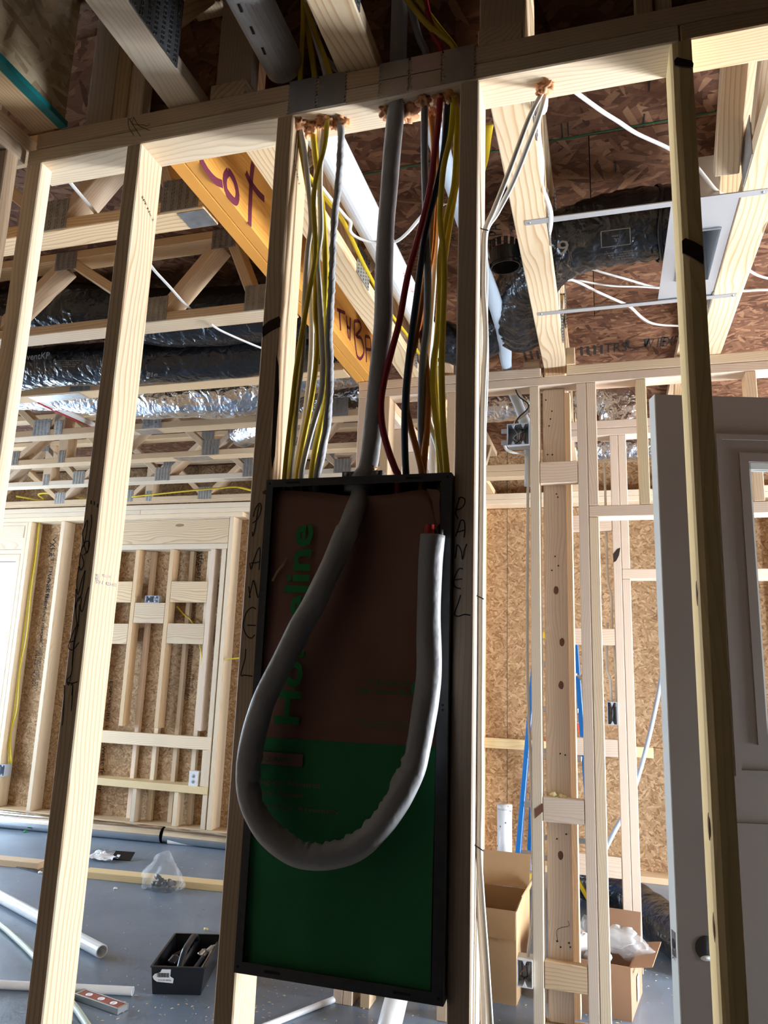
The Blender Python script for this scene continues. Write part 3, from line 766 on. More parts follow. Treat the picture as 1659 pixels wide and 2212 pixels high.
# framed niche: header, plate, king and jack studs, blocking
XN0, XN1 = -3.98, -2.885
lumber('niche_header', wb, XN0, XN1 + 0.02, Y3 - 0.001, Y3 + T, 2.185, 2.385, 'pine_bold')
lumber('header_plate', wb, XN0, XN1 + 0.02, Y3 - 0.001, DB, 2.387, ZR, 'pine_pale')
lumber('header_plate', wb, XN0, XN1 + 0.02, Y3 - 0.001, DB, 2.140, 2.183, 'pine_pale')
lumber('king_stud', wb, -2.862, -2.824, Y3 - 0.001, DB, T, ZR, 'pine_pale')
lumber('jack_stud', wb, -2.912, -2.874, Y3 - 0.001, DB, T, 2.139, 'pine_pale')
YN = Y3 - 0.005
for px_, ztop in ((296, 2.139), (370, 2.139), (458, 2.139)):
    xx = at_y(px_, 1211, Y3).x
    lumber('niche_stud', wb, xx - T / 2, xx + T / 2, Y3, Y3 + W, 0.735, ztop, 'pine' if px_ != 458 else 'pine_pink')
xs_n = [at_y(p_, 1211, Y3).x for p_ in (296, 370, 458)]
def zpx(py, px=370): return at_y(px, py, Y3).z
lumber('block', wb, XN0, xs_n[0] - T / 2 - 0.001, Y3, Y3 + T, zpx(1301, 260), zpx(1256, 260), 'pine_bold')
lumber('block', wb, xs_n[0] + T / 2 + 0.001, xs_n[1] - T / 2 - 0.001, Y3, Y3 + T, zpx(1346, 325), zpx(1302, 325), 'pine_bold')
lumber('block', wb, xs_n[1] + T / 2 + 0.001, xs_n[2] - T / 2 - 0.001, Y3, Y3 + T, zpx(1301, 415), zpx(1256, 415), 'pine_bold')
lumber('block', wb, XN0, xs_n[0] - T / 2 - 0.001, Y3, Y3 + T, zpx(1391, 255), zpx(1347, 255), 'pine_bold')
lumber('block', wb, xs_n[1] + T / 2 + 0.001, xs_n[2] - T / 2 - 0.001, Y3, Y3 + T, zpx(1391, 405), zpx(1347, 405), 'pine_bold')
lumber('niche_rail', wb, XN0, -2.875, Y3 - 0.004, Y3 + T, zpx(1612, 330), zpx(1585, 330), 'pine_pale')
lumber('niche_rail', wb, XN0, -2.875, Y3 - 0.012, DB - 0.004, zpx(1706, 330), zpx(1690, 330), 'pine_yellow')
zr_ = zpx(1706, 330) - 0.001
for px_ in (288, 379):
    xx = at_y(px_, 1740, Y3).x
    lumber('niche_stud', wb, xx - T / 2, xx + T / 2, Y3 - 0.002, Y3 + W, T, zr_, 'pine_pale')
lumber('niche_stud', wb, at_y(440, 1650, Y3).x - T / 2, at_y(440, 1650, Y3).x + T / 2, Y3, Y3 + W, zpx(1690, 330) + 0.001, zpx(1612, 330) - 0.001, 'pine_pale')
# rear layer studs of the niche, set back against the sheathing
for px_, m in ((310, 'pine_pink'), (352, 'pine_pale'), (396, 'pine'), (436, 'pine_pale')):
    xx = at_y(px_, 1420, Y3 + 0.1).x
    lumber('rear_stud', wb, xx - T / 2, xx + T / 2, Y3 + 0.098, DB - 0.001, T + 0.001, 2.138, m)
for x in (-2.46, -2.05, -1.65, -1.24, -0.84, 0.71, 1.1, 1.5, 1.9, 2.3, 2.7, 3.1, 3.5, 3.9):
    lumber('stud', wb, x - T / 2, x + T / 2, Y3, DB, T, ZB - 0.001, 'pine')
zb1, zb0 = at_y(1055, 1594, Y3 + 0.05).z, at_y(1055, 1609, Y3 + 0.05).z
lumber('horizontal_brace', wb, -0.82, 0.28, Y3 + 0.05, Y3 + W, zb0 - 0.02, zb1, 'pine_yellow')
# lettering on the sheathing
def wall_stamp(px, py, text, size, width, y=DB - 0.001, material='print_black'):
    p = at_y(px, py, y)
    return lettering('printed_stamp', wb, text, (p.x, y, p.z), (0, 0, -1), (1, 0, 0), size, material, width)
wall_stamp(430, 1190, 'stfraser 2L', 0.07, 0.34)
wall_stamp(424, 1190, 'APA', 0.05, 0.13)
wall_stamp(418, 1303, 'SHEATHING', 0.035, 0.16); wall_stamp(411, 1303, '7/16 CAT', 0.035, 0.14)
for k, t_ in enumerate(('RATED SHEATHING SPAN', 'PANELS EXPOSURE 1', 'STRENGTH AXIS THIS WAY', 'SPACE 1/8 IN')):
    wall_stamp(413 - k * 6, 1395 + (k % 2) * 6, t_, 0.028, 0.42 - 0.03 * k)
wall_stamp(416, 1455, 'WALL 16 OC', 0.03, 0.16)
wall_stamp(115, 1160, 'WEST FRASER', 0.05, 0.55); wall_stamp(108, 1172, 'APA', 0.05, 0.13)
wall_stamp(103, 1240, 'WINDSTORM', 0.05, 0.30); wall_stamp(98, 1285, 'SHEATHING 7/16 CAT', 0.035, 0.40)
wall_stamp(91, 1350, 'THIS SIDE', 0.03, 0.15)
for k, t_ in enumerate(('RATED SHEATHING 24/16', 'PANEL GRADE EXPOSURE 1', 'MILL 4120')):
    wall_stamp(90 - k * 6, 1388 + k * 8, t_, 0.028, 0.40 - 0.05 * k)
wall_stamp(232, 1345, 'SPAN RATING 24/16', 0.04, 0.5); wall_stamp(238, 1470, 'EXPOSURE 1', 0.04, 0.36); wall_stamp(222, 1610, 'west fraser', 0.06, 0.36)
p = at_y(1077, 1018, DB - 0.001)
lettering('printed_stamp', wb, '6xCAT', (p.x, DB - 0.001, p.z), (1, 0, 0), (0, 0, 1), 0.055, 'print_black', 0.09)
lettering('printed_stamp', wb, '4/16', (p.x, DB - 0.001, p.z - 0.04), (1, 0, 0), (0, 0, 1), 0.05, 'print_black', 0.06)
lettering('printed_stamp', wb, 'RATED', (p.x, DB - 0.001, p.z - 0.08), (1, 0, 0), (0, 0, 1), 0.04, 'print_black', 0.08)
lettering('printed_stamp', wb, 'M20 APA', (p.x + 0.11, DB - 0.001, p.z), (1, 0, 0), (0, 0, 1), 0.045, 'print_black', 0.10)
lettering('printed_stamp', wb, 'SPACE', (p.x + 0.11, DB - 0.001, p.z - 0.06), (1, 0, 0), (0, 0, 1), 0.04, 'print_black', 0.08)
# orange spray paint squares on the sheathing
for px0, py0, px1, py1 in ((1245, 1512, 1262, 1524), (1245, 1536, 1262, 1546), (1246, 1562, 1256, 1588), (1175, 1594, 1183, 1606)):
    a_, b_ = at_y(px0, py0, DB - 0.001), at_y(px1, py1, DB - 0.001)
    patch(wb, [a_, Vector((b_.x, DB, a_.z - 0.01)), b_, Vector((a_.x + 0.01, DB, b_.z))], 0.0004, 'paint_orange', 'spray_mark')
# ---- the window in the back wall
wn = structure('window_1', (xw1, DB, zw0))
YW = Y3 + 0.10
for x0, x1, z0, z1 in ((xw0, xw1, zw1 - 0.045, zw1), (xw0, xw1, zw0, zw0 + 0.05), (xw1 - 0.045, xw1, zw0 + 0.05, zw1 - 0.045), (xw0, xw0 + 0.045, zw0 + 0.05, zw1 - 0.045), (xw0 + 0.045, xw1 - 0.045, zw1 - 0.105, zw1 - 0.075), (xw0 + 0.045, xw1 - 0.045, 1.34, 1.385), ((xw0 + xw1) / 2 - 0.03, (xw0 + xw1) / 2 + 0.03, zw0 + 0.05, zw1 - 0.105)):
    lumber('window_frame', wn, x0, x1, YW, YW + 0.05, z0, z1, 'window_vinyl')
sheet('pane', wn, (xw0 + 0.04, YW + 0.03, zw0 + 0.05), (1, 0, 0), (0, 0, 1), xw1 - xw0 - 0.08, zw1 - zw0 - 0.1, 0.004, 'glass')
blob('sealing_foam', wn, (xw1 + 0.004, Y3 + 0.09, zw1 - 0.015), 0.018, 0.012, 0.025, 'foam_yellow', 0.5, 3)
blob('sealing_foam', wn, (xw1 + 0.004, Y3 + 0.09, zw1 - 0.10), 0.012, 0.012, 0.03, 'foam_yellow', 0.5, 4)
# ================================================================== FLOOR TRUSSES AND BEAM
def truss_x(label, y, x0, x1, nodes_b, nodes_t, verticals=(), splices=(), m='pine', group='floor trusses of the great room'):
    """an open-web floor truss running left to right, its chords lying flat"""
    t = thing('floor_truss', label, 'truss', ((x0 + x1) / 2, y + W / 2, ZT), group)
    lumber('bottom_chord', t, x0, x1, y, y + W, ZT, ZT + T, m)
    lumber('top_chord', t, x0, x1, y, y + W, ZS - T, ZS - 0.001, 'pine')
    pts = sorted([(x, 0) for x in nodes_b] + [(x, 1) for x in nodes_t])
    for (xa, la), (xb, lb) in zip(pts[:-1], pts[1:]):
        if la == lb: continue
        za = ZT + T + 0.012 if la == 0 else ZS - T - 0.012
        zb = ZT + T + 0.012 if lb == 0 else ZS - T - 0.012
        s = 0.028 if xb > xa else -0.028
        bar('web', t, (xa + s, y + W / 2, za), (xb - s, y + W / 2, zb), W - 0.002, T, 'pine' if la else 'pine_plain', up=(0, 0, 1))
    for x in verticals:
        lumber('web', t, x - T, x + T, y + 0.001, y + W - 0.001, ZT + T, ZS - T, 'pine')
    for x in nodes_b:
        nail_plate(t, (x, y - 0.0012, ZT + 0.053), (1, 0, 0), (0, 0, 1), 0.12 if x > -3.6 else 0.10, 0.10)
    for x in nodes_t:
        nail_plate(t, (x, y - 0.0012, ZS - 0.042), (1, 0, 0), (0, 0, 1), 0.10, 0.08)
    for x in verticals:
        nail_plate(t, (x, y - 0.0012, ZT + 0.045), (1, 0, 0), (0, 0, 1), 0.05, 0.085)
    for xa, xb in splices:
        nail_plate(t, ((xa + xb) / 2, y + W / 2, ZT - 0.0012), (1, 0, 0), (0, -1, 0), xb - xa, W - 0.012, 'splice_plate', 'galvanized', False)
    return t
XE = -1.052
def nodes(first, step, n): return [first - step * k for k in range(n)]
TR = [
    ('floor truss nearest the panel wall, ending at the orange beam with a steel bearing plate', 0.365, [-1.135, -1.58, -2.32, -3.06, -3.8, -4.5, -5.3, -6.1], [-1.30, -1.95, -2.69, -3.43, -4.15, -4.9, -5.7], (), ((-1.145, -1.058),), 'pine_bold'),
    ('floor truss with a white cable laid over it, second from the panel wall', 0.975, [-1.178, -1.622, -2.40, -3.14, -3.88, -4.6, -5.3, -6.0], [-1.345, -2.055, -2.77, -3.51, -4.24, -4.95, -5.65], (), (), 'pine_bold'),
    ('floor truss beneath the black ducts, with a big nail plate near the left panel stud', 1.565, [-1.25, -1.662, -2.41, -3.15, -3.88, -4.6, -5.3, -6.0], [-1.42, -2.04, -2.78, -3.52, -4.24, -4.95, -5.65], (), ((-2.72, -2.42),), 'pine'),
    ('floor truss under the sagging silver duct', 2.15, [-1.3, -1.70, -2.397, -3.14, -3.88, -4.6, -5.3, -6.0], [-1.5, -2.03, -2.77, -3.51, -4.24, -4.95, -5.65], (-3.02,), ((-2.51, -2.37),), 'pine'),
    ('floor truss with a splice plate under its chord, fifth from the panel wall', 2.70, [-1.2, -1.66, -2.34, -3.06, -3.85, -4.6, -5.3, -6.0], [-1.4, -1.99, -2.70, -3.46, -4.24, -4.95, -5.65], (-3.45,), ((-2.60, -2.36),), 'pine'),
    ('pale floor truss one row before the back wall', 3.25, [-1.2, -1.66, -2.335, -3.033, -3.75, -4.45, -5.2, -6.0], [-1.4, -2.0, -2.69, -3.39, -4.1, -4.83, -5.6], (-4.04,), ((-2.54, -2.28),), 'pine_pale'),
    ('farthest floor truss, resting on top of the back wall plates', 3.86, [-1.2, -1.66, -2.3, -3.038, -3.75, -4.42, -5.2, -6.0], [-1.4, -2.0, -2.69, -3.39, -4.1, -4.83, -5.6], (-2.55, -3.55), (), 'pine'),
]
for lab, y, nb, ntp, vert, spl, m in TR:
    t = truss_x(lab, y, -6.38, XE - 0.006 if y < 1.8 else 2.55 if False else XE - 0.006, nb, ntp, vert, spl, m)
# laminated beam with spray-marked lot notes
bm_ = thing('laminated_beam', 'orange laminated beam with purple handwriting above the great room', 'beam', (-1.006, 0.9, ZT))
lumber('beam_ply', bm_, -1.050, -1.0085, 0.1, Y2 + W, ZT + 0.0005, ZS - 0.001, 'lvl')
lumber('beam_ply', bm_, -1.008, -0.9665, 0.1, Y2 + W, ZT + 0.0005, ZS - 0.001, 'lvl')
XV = -0.9658
def on_beam(s, scale, ox, oy): return [[at_x(ox + a / scale, oy + b / scale, XV) for a, b in k] for k in s]
stroke('marker_lettering', bm_, on_beam([
    [(735, 0), (770, 80), (830, 180), (920, 280), (1000, 320)],
    [(1070, 170), (1030, 240), (1040, 380), (1100, 480), (1160, 530), (1180, 440), (1150, 300), (1100, 200), (1070, 170)],
    [(1365, 70), (1345, 250), (1330, 600), (1325, 815)], [(1280, 180), (1330, 290), (1420, 420), (1500, 500)]], 5.53, 300, 340), 0.011, 'marker_purple', (1, 0, 0))
stroke('marker_lettering', bm_, on_beam([
    [(255, 1310), (345, 1350)], [(280, 1320), (295, 1550)],
    [(360, 1380), (385, 1640)], [(405, 1400), (400, 1660)], [(365, 1500), (405, 1530)],
    [(450, 1440), (455, 1640), (480, 1840)], [(450, 1440), (510, 1450), (525, 1530), (470, 1610), (530, 1640), (560, 1790), (520, 1870), (480, 1840)],
    [(575, 1610), (590, 1910)], [(575, 1610), (630, 1640), (640, 1780)], [(585, 1760), (640, 1770)]], 5.268, 680, 420), 0.007, 'marker_purple', (1, 0, 0))
# ---- trusses running front to back
def truss_y(label, xa, xb, y0, y1, nb, nt_, m='pine_bold', group=None, plates=True, end_web=None, side=1):
    xm = (xa + xb) / 2
    t = thing('floor_truss', label, 'truss', (xm, (y0 + y1) / 2, ZT), group)
    lumber('bottom_chord', t, xa, xb, y0, y1, ZT + 0.0005, ZT + T, m)
    lumber('top_chord', t, xa, xb, y0, y1, ZS - T, ZS - 0.001, 'pine')
    pts = sorted([(y, 0) for y in nb] + [(y, 1) for y in nt_])
    for (ya, la), (yb, lb) in zip(pts[:-1], pts[1:]):
        if la == lb: continue
        za = ZT + T + 0.012 if la == 0 else ZS - T - 0.012
        zb = ZT + T + 0.012 if lb == 0 else ZS - T - 0.012
        bar('web', t, (xm, ya + 0.028, za), (xm, yb - 0.028, zb), xb - xa - 0.002, T, 'pine_bold')
    if end_web:
        for yy in end_web:
            lumber('end_web', t, xa, xb, yy, yy + T, ZT + T, ZS - T, 'pine_plain')
    if plates:
        sx_ = xb + 0.0012 if side > 0 else xa - 0.0012
        for y in nb: nail_plate(t, (sx_, y, ZT + 0.055), (0, 1, 0), (0, 0, 1), 0.13, 0.11)
        for y in nt_: nail_plate(t, (sx_, y, ZS - 0.042), (0, 1, 0), (0, 0, 1), 0.10, 0.08)
    return t
G2 = 'floor trusses over the hall'
ja = truss_y('pale floor truss beside the orange beam, yellow cable stapled along it', -0.834, -0.745, 0.0, Y2 + W, [0.30, 0.86, 1.55], [0.06, 0.58, 1.2, 1.74], 'pine_bold', G2, True, (0.02,))
j1 = truss_y('floor truss over the hall just right of the panel, hanger bars nailed to it', -0.220, -0.129, 0.0, Y2 + W, [0.25, 0.72, 1.42], [0.06, 0.48, 1.06, 1.74], 'pine_bold', G2, True, (0.02,))
j2 = truss_y('floor truss at the far right carrying the metal register box', 0.374, 0.465, 0.1, Y2 + W, [0.55, 1.25], [0.1, 0.90, 1.66], 'pine_bold', G2, True, None, -1)
truss_y('floor truss past the right edge of the door', 0.98, 1.07, 0.0, Y2 + W, [0.3, 1.25], [0.1, 0.75, 1.66], 'pine', G2, False) if False else None
lumber('end_block', j1, -0.219, -0.130, Y2 - 0.010, Y2 + 0.06, ZT - 0.041, ZT, 'pine_pale') if False else None
G4 = 'floor trusses beyond the middle wall'
for lab, xa, pl4 in (('floor truss beyond the middle wall behind the thick grey cable', -0.834, False), ('floor truss beyond the middle wall above the upper wire box', -0.225, True), ('floor truss beyond the middle wall above the door', 0.374, True)):
    truss_y(lab, xa, xa + W, Y2 + W + 0.002, Y3 + 0.13, [2.2, 2.85, 3.5], [1.9, 2.5, 3.18, 3.85], 'pine', G4, pl4)
bar('web_brace', j2, (0.335, 0.30, ZS - 0.05), (0.335, 0.62, ZT + 0.05), 0.06, T, 'pine_bold')
G3 = 'floor trusses over the near room'
jl = truss_y('dim floor truss at upper left with a large toothed plate on its side', -0.942, -0.858, -3.9, 0.086, [-0.18, -0.9, -1.7, -2.5, -3.3], [0.04, -0.5, -1.3, -2.1, -2.9, -3.7], 'pine_pale', G3, False)
nail_plate(jl, (-0.8565, -0.185, ZT + 0.085), (0, 1, 0), (0, 0, 1), 0.17, 0.17, material='panel_steel')
jm = truss_y('floor truss in the top centre between the two cable bundles', -0.522, -0.433, -3.9, 0.086, [-0.3, -1.0, -1.8, -2.6, -3.4], [-0.65, -1.4, -2.2, -3.0, -3.8], 'pine_bold', G3, False)
nail_plate(jm, (-0.4318, -0.20, ZT + 0.06), (0, 1, 0), (0, 0, 1), 0.14, 0.11, material='panel_steel')
# near rim truss on the left wall with an OSB rim board, its edge painted teal
rm = thing('rim_truss', 'rim truss on the left wall faced with OSB, edge painted teal', 'truss', (-1.28, -1.5, ZT))
lumber('bottom_chord', rm, -1.318, -1.2295, -3.9, -0.003, ZT + 0.0005, ZT + T, 'pine')
sheet('rim_board', rm, (-1.2265 + 0.0, -0.003, ZT + 0.001), (0, -1, 0), (0, 0, 1), 3.7, ZS - ZT - 0.002, 0.012, 'osb_rim')
lumber('painted_edge', rm, -1.2395, -1.2155, -3.7, -0.004, ZT - 0.0005, ZT + 0.014, 'paint_teal', ch=0)
# boards standing on the near wall plate, closing the bays
def end_board(name, label, px0, px1, py, y0, y1, m, cat='blocking', top=ZS - 0.002):
    a, b = at_y(px0, py, y0), at_y(px1, py, y0)
    o = lumber(name, None, a.x, b.x, y0, y1, ZT + 0.0005, top, m)
    return tag(o, label, cat)
end_board('blocking_board', 'dark blocking board on the top plate left of the toothed plate truss', 184, 240, 258, 0.028, 0.064, 'pine_plain')
end_board('blocking_board', 'narrow upright board on the top plate beside the dim upper left truss', 241, 270, 252, 0.020, 0.055, 'pine')
end_board('blocking_board', 'knotty upright board on the top plate under the dim upper left truss', 271, 305, 246, 0.026, 0.060, 'pine_pink')
end_board('blocking_board', 'upright board on the top plate right of the red cable bundle', 1372, 1412, 33, 0.02, 0.055, 'pine')
end_board('blocking_board', 'short upright board on the top plate above the right stud', 1413, 1452, 26, 0.03, 0.066, 'pine_pale')
# near-room rim closing the bays above the panel wall, behind the cables
rb = structure('trim_1', (0, 0.088, ZT))
for x0, x1 in ((-1.318, -0.836), (-0.743, -0.222), (-0.113, 4.2)):
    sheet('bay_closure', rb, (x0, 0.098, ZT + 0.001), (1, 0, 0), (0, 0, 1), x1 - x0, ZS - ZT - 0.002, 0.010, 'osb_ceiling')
# ================================================================== ELECTRICAL PANEL
PX0, PX1, PZ0, PZ1, PD = -0.6205, -0.2575, 0.751, 1.614, 0.088
ep = thing('electrical_panel', 'dark grey steel breaker panel box between two studs marked PANEL', 'breaker panel', (-0.44, 0.04, PZ0))
FY = -0.012
lumber('back_plate', ep, PX0, PX1, PD - 0.003, PD, PZ0, PZ1, 'panel_steel', ch=0)
lumber('side_wall', ep, PX0, PX0 + 0.002, FY, PD - 0.003, PZ0, PZ1, 'panel_steel', ch=0)
lumber('side_wall', ep, PX1 - 0.002, PX1, FY, PD - 0.003, PZ0, PZ1, 'panel_steel', ch=0)
lumber('top_wall', ep, PX0 + 0.002, PX1 - 0.002, FY + 0.001, PD - 0.003, PZ1 - 0.002, PZ1, 'panel_steel', ch=0)
lumber('bottom_wall', ep, PX0 + 0.002, PX1 - 0.002, FY + 0.001, PD - 0.003, PZ0, PZ0 + 0.002, 'panel_steel', ch=0)
fw = 0.0145
rails = [lumber('front_flange', ep, PX0, PX0 + fw, FY - 0.002, FY, PZ0, PZ1, 'panel_steel', ch=0), lumber('front_flange', ep, PX1 - 0.019, PX1, FY - 0.002, FY, PZ0, PZ1, 'panel_steel', ch=0),
         lumber('front_flange', ep, PX0 + fw, PX1 - 0.019, FY - 0.0018, FY, PZ1 - 0.015, PZ1, 'panel_steel', ch=0), lumber('front_flange', ep, PX0 + fw, PX1 - 0.019, FY - 0.0018, FY, PZ0, PZ0 + 0.018, 'panel_steel', ch=0)]
for x in (PX0 + 0.007, PX1 - 0.008):
    for z in (PZ0 + 0.010, PZ1 - 0.008):
        tube('screw_hole', rails[0] if x < -0.4 else rails[1], [(x, FY - 0.0019, z), (x, FY - 0.0026, z)], 0.0024, material='hole_dark', n=10, per=1)
for z in (1.20, 1.208): tube('screw_hole', rails[1], [(PX1 - 0.009, FY - 0.0019, z), (PX1 - 0.009, FY - 0.0026, z)], 0.002, material='hole_dark', n=10, per=1)
for x, z, k in ((-0.565, PZ1 - 0.0075, 2), (-0.328, PZ1 - 0.0075, 2), (-0.55, PZ0 + 0.009, 3), (-0.325, PZ0 + 0.009, 3)):
    lumber('slot', rails[k], x - 0.014, x + 0.014, FY - 0.0026, FY - 0.0017, z - 0.0018, z + 0.0018, 'hole_dark', ch=0)
# conduit hub through the top and the clamp above it
hx = -0.445
hub = thing('cable_clamp', 'grey cable clamp on top of the breaker panel, two screws', 'clamp', (hx, 0.035, PZ1))
c0, c1 = at_y(743, 1029, 0.035), at_y(829, 1029, 0.035)
cxm = (c0.x + c1.x) / 2
lumber('clamp_base', hub, c0.x + 0.006, c1.x - 0.006, 0.018, 0.052, PZ1 + 0.0005, PZ1 + 0.009, 'cable_grey_dark')
lumber('clamp_strap', hub, c0.x, c1.x, 0.024, 0.046, PZ1 + 0.0095, PZ1 + 0.020, 'cable_grey_dark', ch=0.004)
for x in (c0.x + 0.009, c1.x - 0.009):
    tube('screw', hub, [(x, 0.0225, PZ1 + 0.0148), (x, 0.0255, PZ1 + 0.0148)], 0.0045, material='galvanized', n=10, per=1)
tube('bushing', hub, [(cxm - 0.004, 0.030, PZ1 - 0.022), (cxm - 0.004, 0.030, PZ1 - 0.003)], 0.032, material='cable_grey_dark', n=20, per=1)
blob('copper_sealant', hub, (cxm + 0.019, 0.028, PZ1 + 0.026), 0.009, 0.007, 0.007, 'copper', 0.8, 5)

# ---- cardboard insert with its printing
YC = -0.002
ci = thing('cardboard_insert', 'brown and green printed cardboard covering the inside of the breaker panel', 'cardboard', (-0.44, YC, PZ0 + 0.02))
top = [(598, 1059), (640, 1060), (690, 1063), (740, 1070), (790, 1072), (840, 1068), (890, 1060), (920, 1056), (927, 1062), (936, 1095), (943, 1132), (938, 1140)]
tp = [at_y(a, b, YC) for a, b in top]
xl, xr, zbm = PX0 + 0.010, PX1 - 0.021, PZ0 + 0.012
nx = 28; nz = 40; V = []; Fc = []
def ctop(x):
    for a, b in zip(tp[:-1], tp[1:]):
        if a.x <= x <= b.x: return a.z + (b.z - a.z) * (x - a.x) / max(1e-6, b.x - a.x)
    return tp[0].z if x < tp[0].x else tp[-1].z
_c0, _c1 = at_y(925, 1640, YC), at_y(815, 2010, YC)
def cwarp(x, z):
    # the lower right corner is creased and lifts a little
    nx_, nz_ = (_c0.z - _c1.z), -(_c0.x - _c1.x); ln = math.hypot(nx_, nz_)
    fold = max(0.0, ((x - _c1.x) * nx_ + (z - _c1.z) * nz_) / ln)
    return YC - 0.10 * min(fold, 0.06) + 0.004 * noise.noise(Vector((x * 9, z * 4, 1.3))) + 0.002 * noise.noise(Vector((x * 40, z * 11, 4)))
def cgrid(x0, x1, zlo, zhi, off, nx, nz):
    V = []; Fc = []
    for j in range(nz + 1):
        for i in range(nx + 1):
            x = x0 + (x1 - x0) * i / nx; lo = zlo(x); hi = zhi(x); z = lo + (hi - lo) * j / nz
            V.append((x, cwarp(x, z) + off, z))
    for j in range(nz):
        for i in range(nx):
            a = j * (nx + 1) + i; Fc.append((a, a + 1, a + nx + 2, a + nx + 1))
    return V, Fc
V, Fc = cgrid(xl, xr, lambda x: zbm, ctop, 0.0, nx, nz)
nv = len(V); V2 = [(x, y + 0.004, z) for x, y, z in V]
# closed slab: front, back and rim
rim = []
row = nx + 1
edge = [i for i in range(row)] + [row * (j + 1) - 1 for j in range(1, nz + 1)] + [row * nz + i for i in range(nx - 1, -1, -1)] + [row * j for j in range(nz - 1, 0, -1)]
for a, b in zip(edge, edge[1:] + edge[:1]): rim.append((b, a, a + nv, b + nv))
add('board', mesh_from(V + V2, Fc + [tuple(k + nv for k in reversed(f)) for f in Fc] + rim, True), 'cardboard', ci)
zgl = at_y(580, 1593, YC).z; zgr = at_y(940, 1614, YC).z
zg = lambda x: zgl + (zgr - zgl) * (x - xl) / (xr - xl)
V, Fc = cgrid(xl + 0.001, xr - 0.001, lambda x: zbm + 0.001, zg, -0.0008, nx, 24)
add('green_print', mesh_from(V, Fc, True), 'print_green', ci)
# the large name reads upwards along the left edge
h0, h1 = at_y(640, 1572, YC), at_y(652, 1140, YC)
lettering('printed_name', ci, 'Homeline', (at_y(646, 1572, YC).x, YC - 0.0052, h0.z), (0.02, 0, 1), (-1, 0, 0.02), 0.068, 'print_green_bright', h1.z - h0.z, bold=0.022)
lettering('printed_line', ci, 'Fully plated', (at_y(888, 1482, YC).x, YC - 0.0052, at_y(888, 1482, YC).z), (1, 0, 0), (0, 0, 1), 0.0145, 'print_green', 0.075, align='RIGHT')
lettering('printed_line', ci, 'Distribution Bus', (at_y(888, 1502, YC).x, YC - 0.0052, at_y(888, 1502, YC).z), (1, 0, 0), (0, 0, 1), 0.0145, 'print_green', 0.094, align='RIGHT')
for k in range(3):
    lettering('printed_line', ci, ('Plug-on Neutral Ready', 'Combination Service', 'Indoor Enclosure')[k], (at_y(892, 1563 + 7 * k, YC).x, YC - 0.0052, at_y(892, 1563 + 7 * k, YC).z), (1, 0, 0), (0, 0, 1), 0.006, 'print_green', (0.10, 0.092, 0.085)[k], align='RIGHT')
tube('printed_badge', ci, [at_y(912, 1490, YC - 0.0046), at_y(912, 1490, YC - 0.0052)], 0.019, material='print_green', n=24, per=1)
kx0, kx1 = at_y(558, 1633, YC), at_y(657, 1633, YC)
lumber('printed_bar', ci, kx0.x, kx1.x, YC - 0.0062, YC - 0.0052, kx0.z - 0.012, kx0.z + 0.009, 'cardboard', ch=0)
lettering('printed_line', ci, 'SQUARE D', (kx0.x + 0.008, YC - 0.0064, kx0.z - 0.007), (1, 0, 0), (0, 0, 1), 0.013, 'print_green', 0.062)
lettering('printed_line', ci, 'Plug-on Neutral', (kx0.x - 0.004, YC - 0.0056, at_y(600, 1694, YC).z), (1, 0, 0), (0, 0, 1), 0.013, 'cardboard', 0.125)
lettering('printed_line', ci, 'Load Center', (kx0.x + 0.004, YC - 0.0056, at_y(600, 1718, YC).z), (1, 0, 0), (0, 0, 1), 0.013, 'cardboard', 0.09)
lettering('printed_line', ci, 'Interior Assembly', (kx0.x + 0.01, YC - 0.0056, at_y(650, 1750, YC).z), (1, 0, 0), (0, 0, 1), 0.010, 'cardboard', 0.15)
# torn strip and crease at the upper right corner
a_ = [at_y(*p, YC - 0.004) for p in ((921, 1056), (945, 1058), (952, 1066), (950, 1085), (952, 1130), (946, 1136), (940, 1120), (934, 1085))]
patch(ci, a_, 0.002, 'cardboard', 'torn_strip')
tube('corrugation', ci, [at_y(*p, YC - 0.006) for p in ((620, 1205), (612, 1220), (600, 1235), (588, 1255))], 0.0026, 0.0012, 'cardboard_tan', n=6, radius=lambda t, a: 1 + 0.35 * math.sin(t * 60))

# ================================================================== CABLES
def path_wall(pix, y_end=0.045, y_start=None):
    """sight points from the hole in the plate down to the panel, drifting from the hole's depth to y_end"""
    p0 = at_z(pix[0][0], pix[0][1], ZB); ys_ = p0.y if y_start is None else y_start
    out = []
    z_a, z_b = pix[0][1], pix[-1][1]
    for a, b in pix:
        t = (b - z_a) / (z_b - z_a); out.append(at_y(a, b, ys_ + (y_end - ys_) * t))
    return out
def hole_up(p, ups):
    """continue through the plates and on above them"""
    r = [Vector((p.x, p.y, ZT + 0.03)), Vector((p.x, p.y, ZB + 0.02))]
    return [Vector(u) for u in ups] + r
def cable(name, label, material, pix, a, b=None, y_end=0.045, ups=None, y_start=None, group='cables dropping into the breaker panel', twist=0.0, n=8, drop=0.05):
    pts = path_wall(pix, y_end, y_start)
    up = hole_up(pts[0], ups or [])
    low = pts[-1] + Vector((0, 0, -drop))
    allp = up + pts + [low]
    o = thing(name, label, 'cable', low, group)
    tube('jacket', o, allp, a, b, material, n=n, per=5, twist=twist)
    return o, allp
upL = lambda px, py, y: at_y(px, py, y)
cable('yellow_cable', 'bright yellow cable crossing in front of the left bunch', 'cable_yellow', [(706, 268), (701, 315), (684, 380), (677, 434), (680, 500), (682, 530), (679, 572), (667, 634), (654, 709), (641, 790), (630, 888), (619, 986), (615, 1030)], 0.0058, 0.0032, 0.02, ups=[at_y(648, -120, -0.10), at_y(657, 0, -0.01)], y_start=0.024)
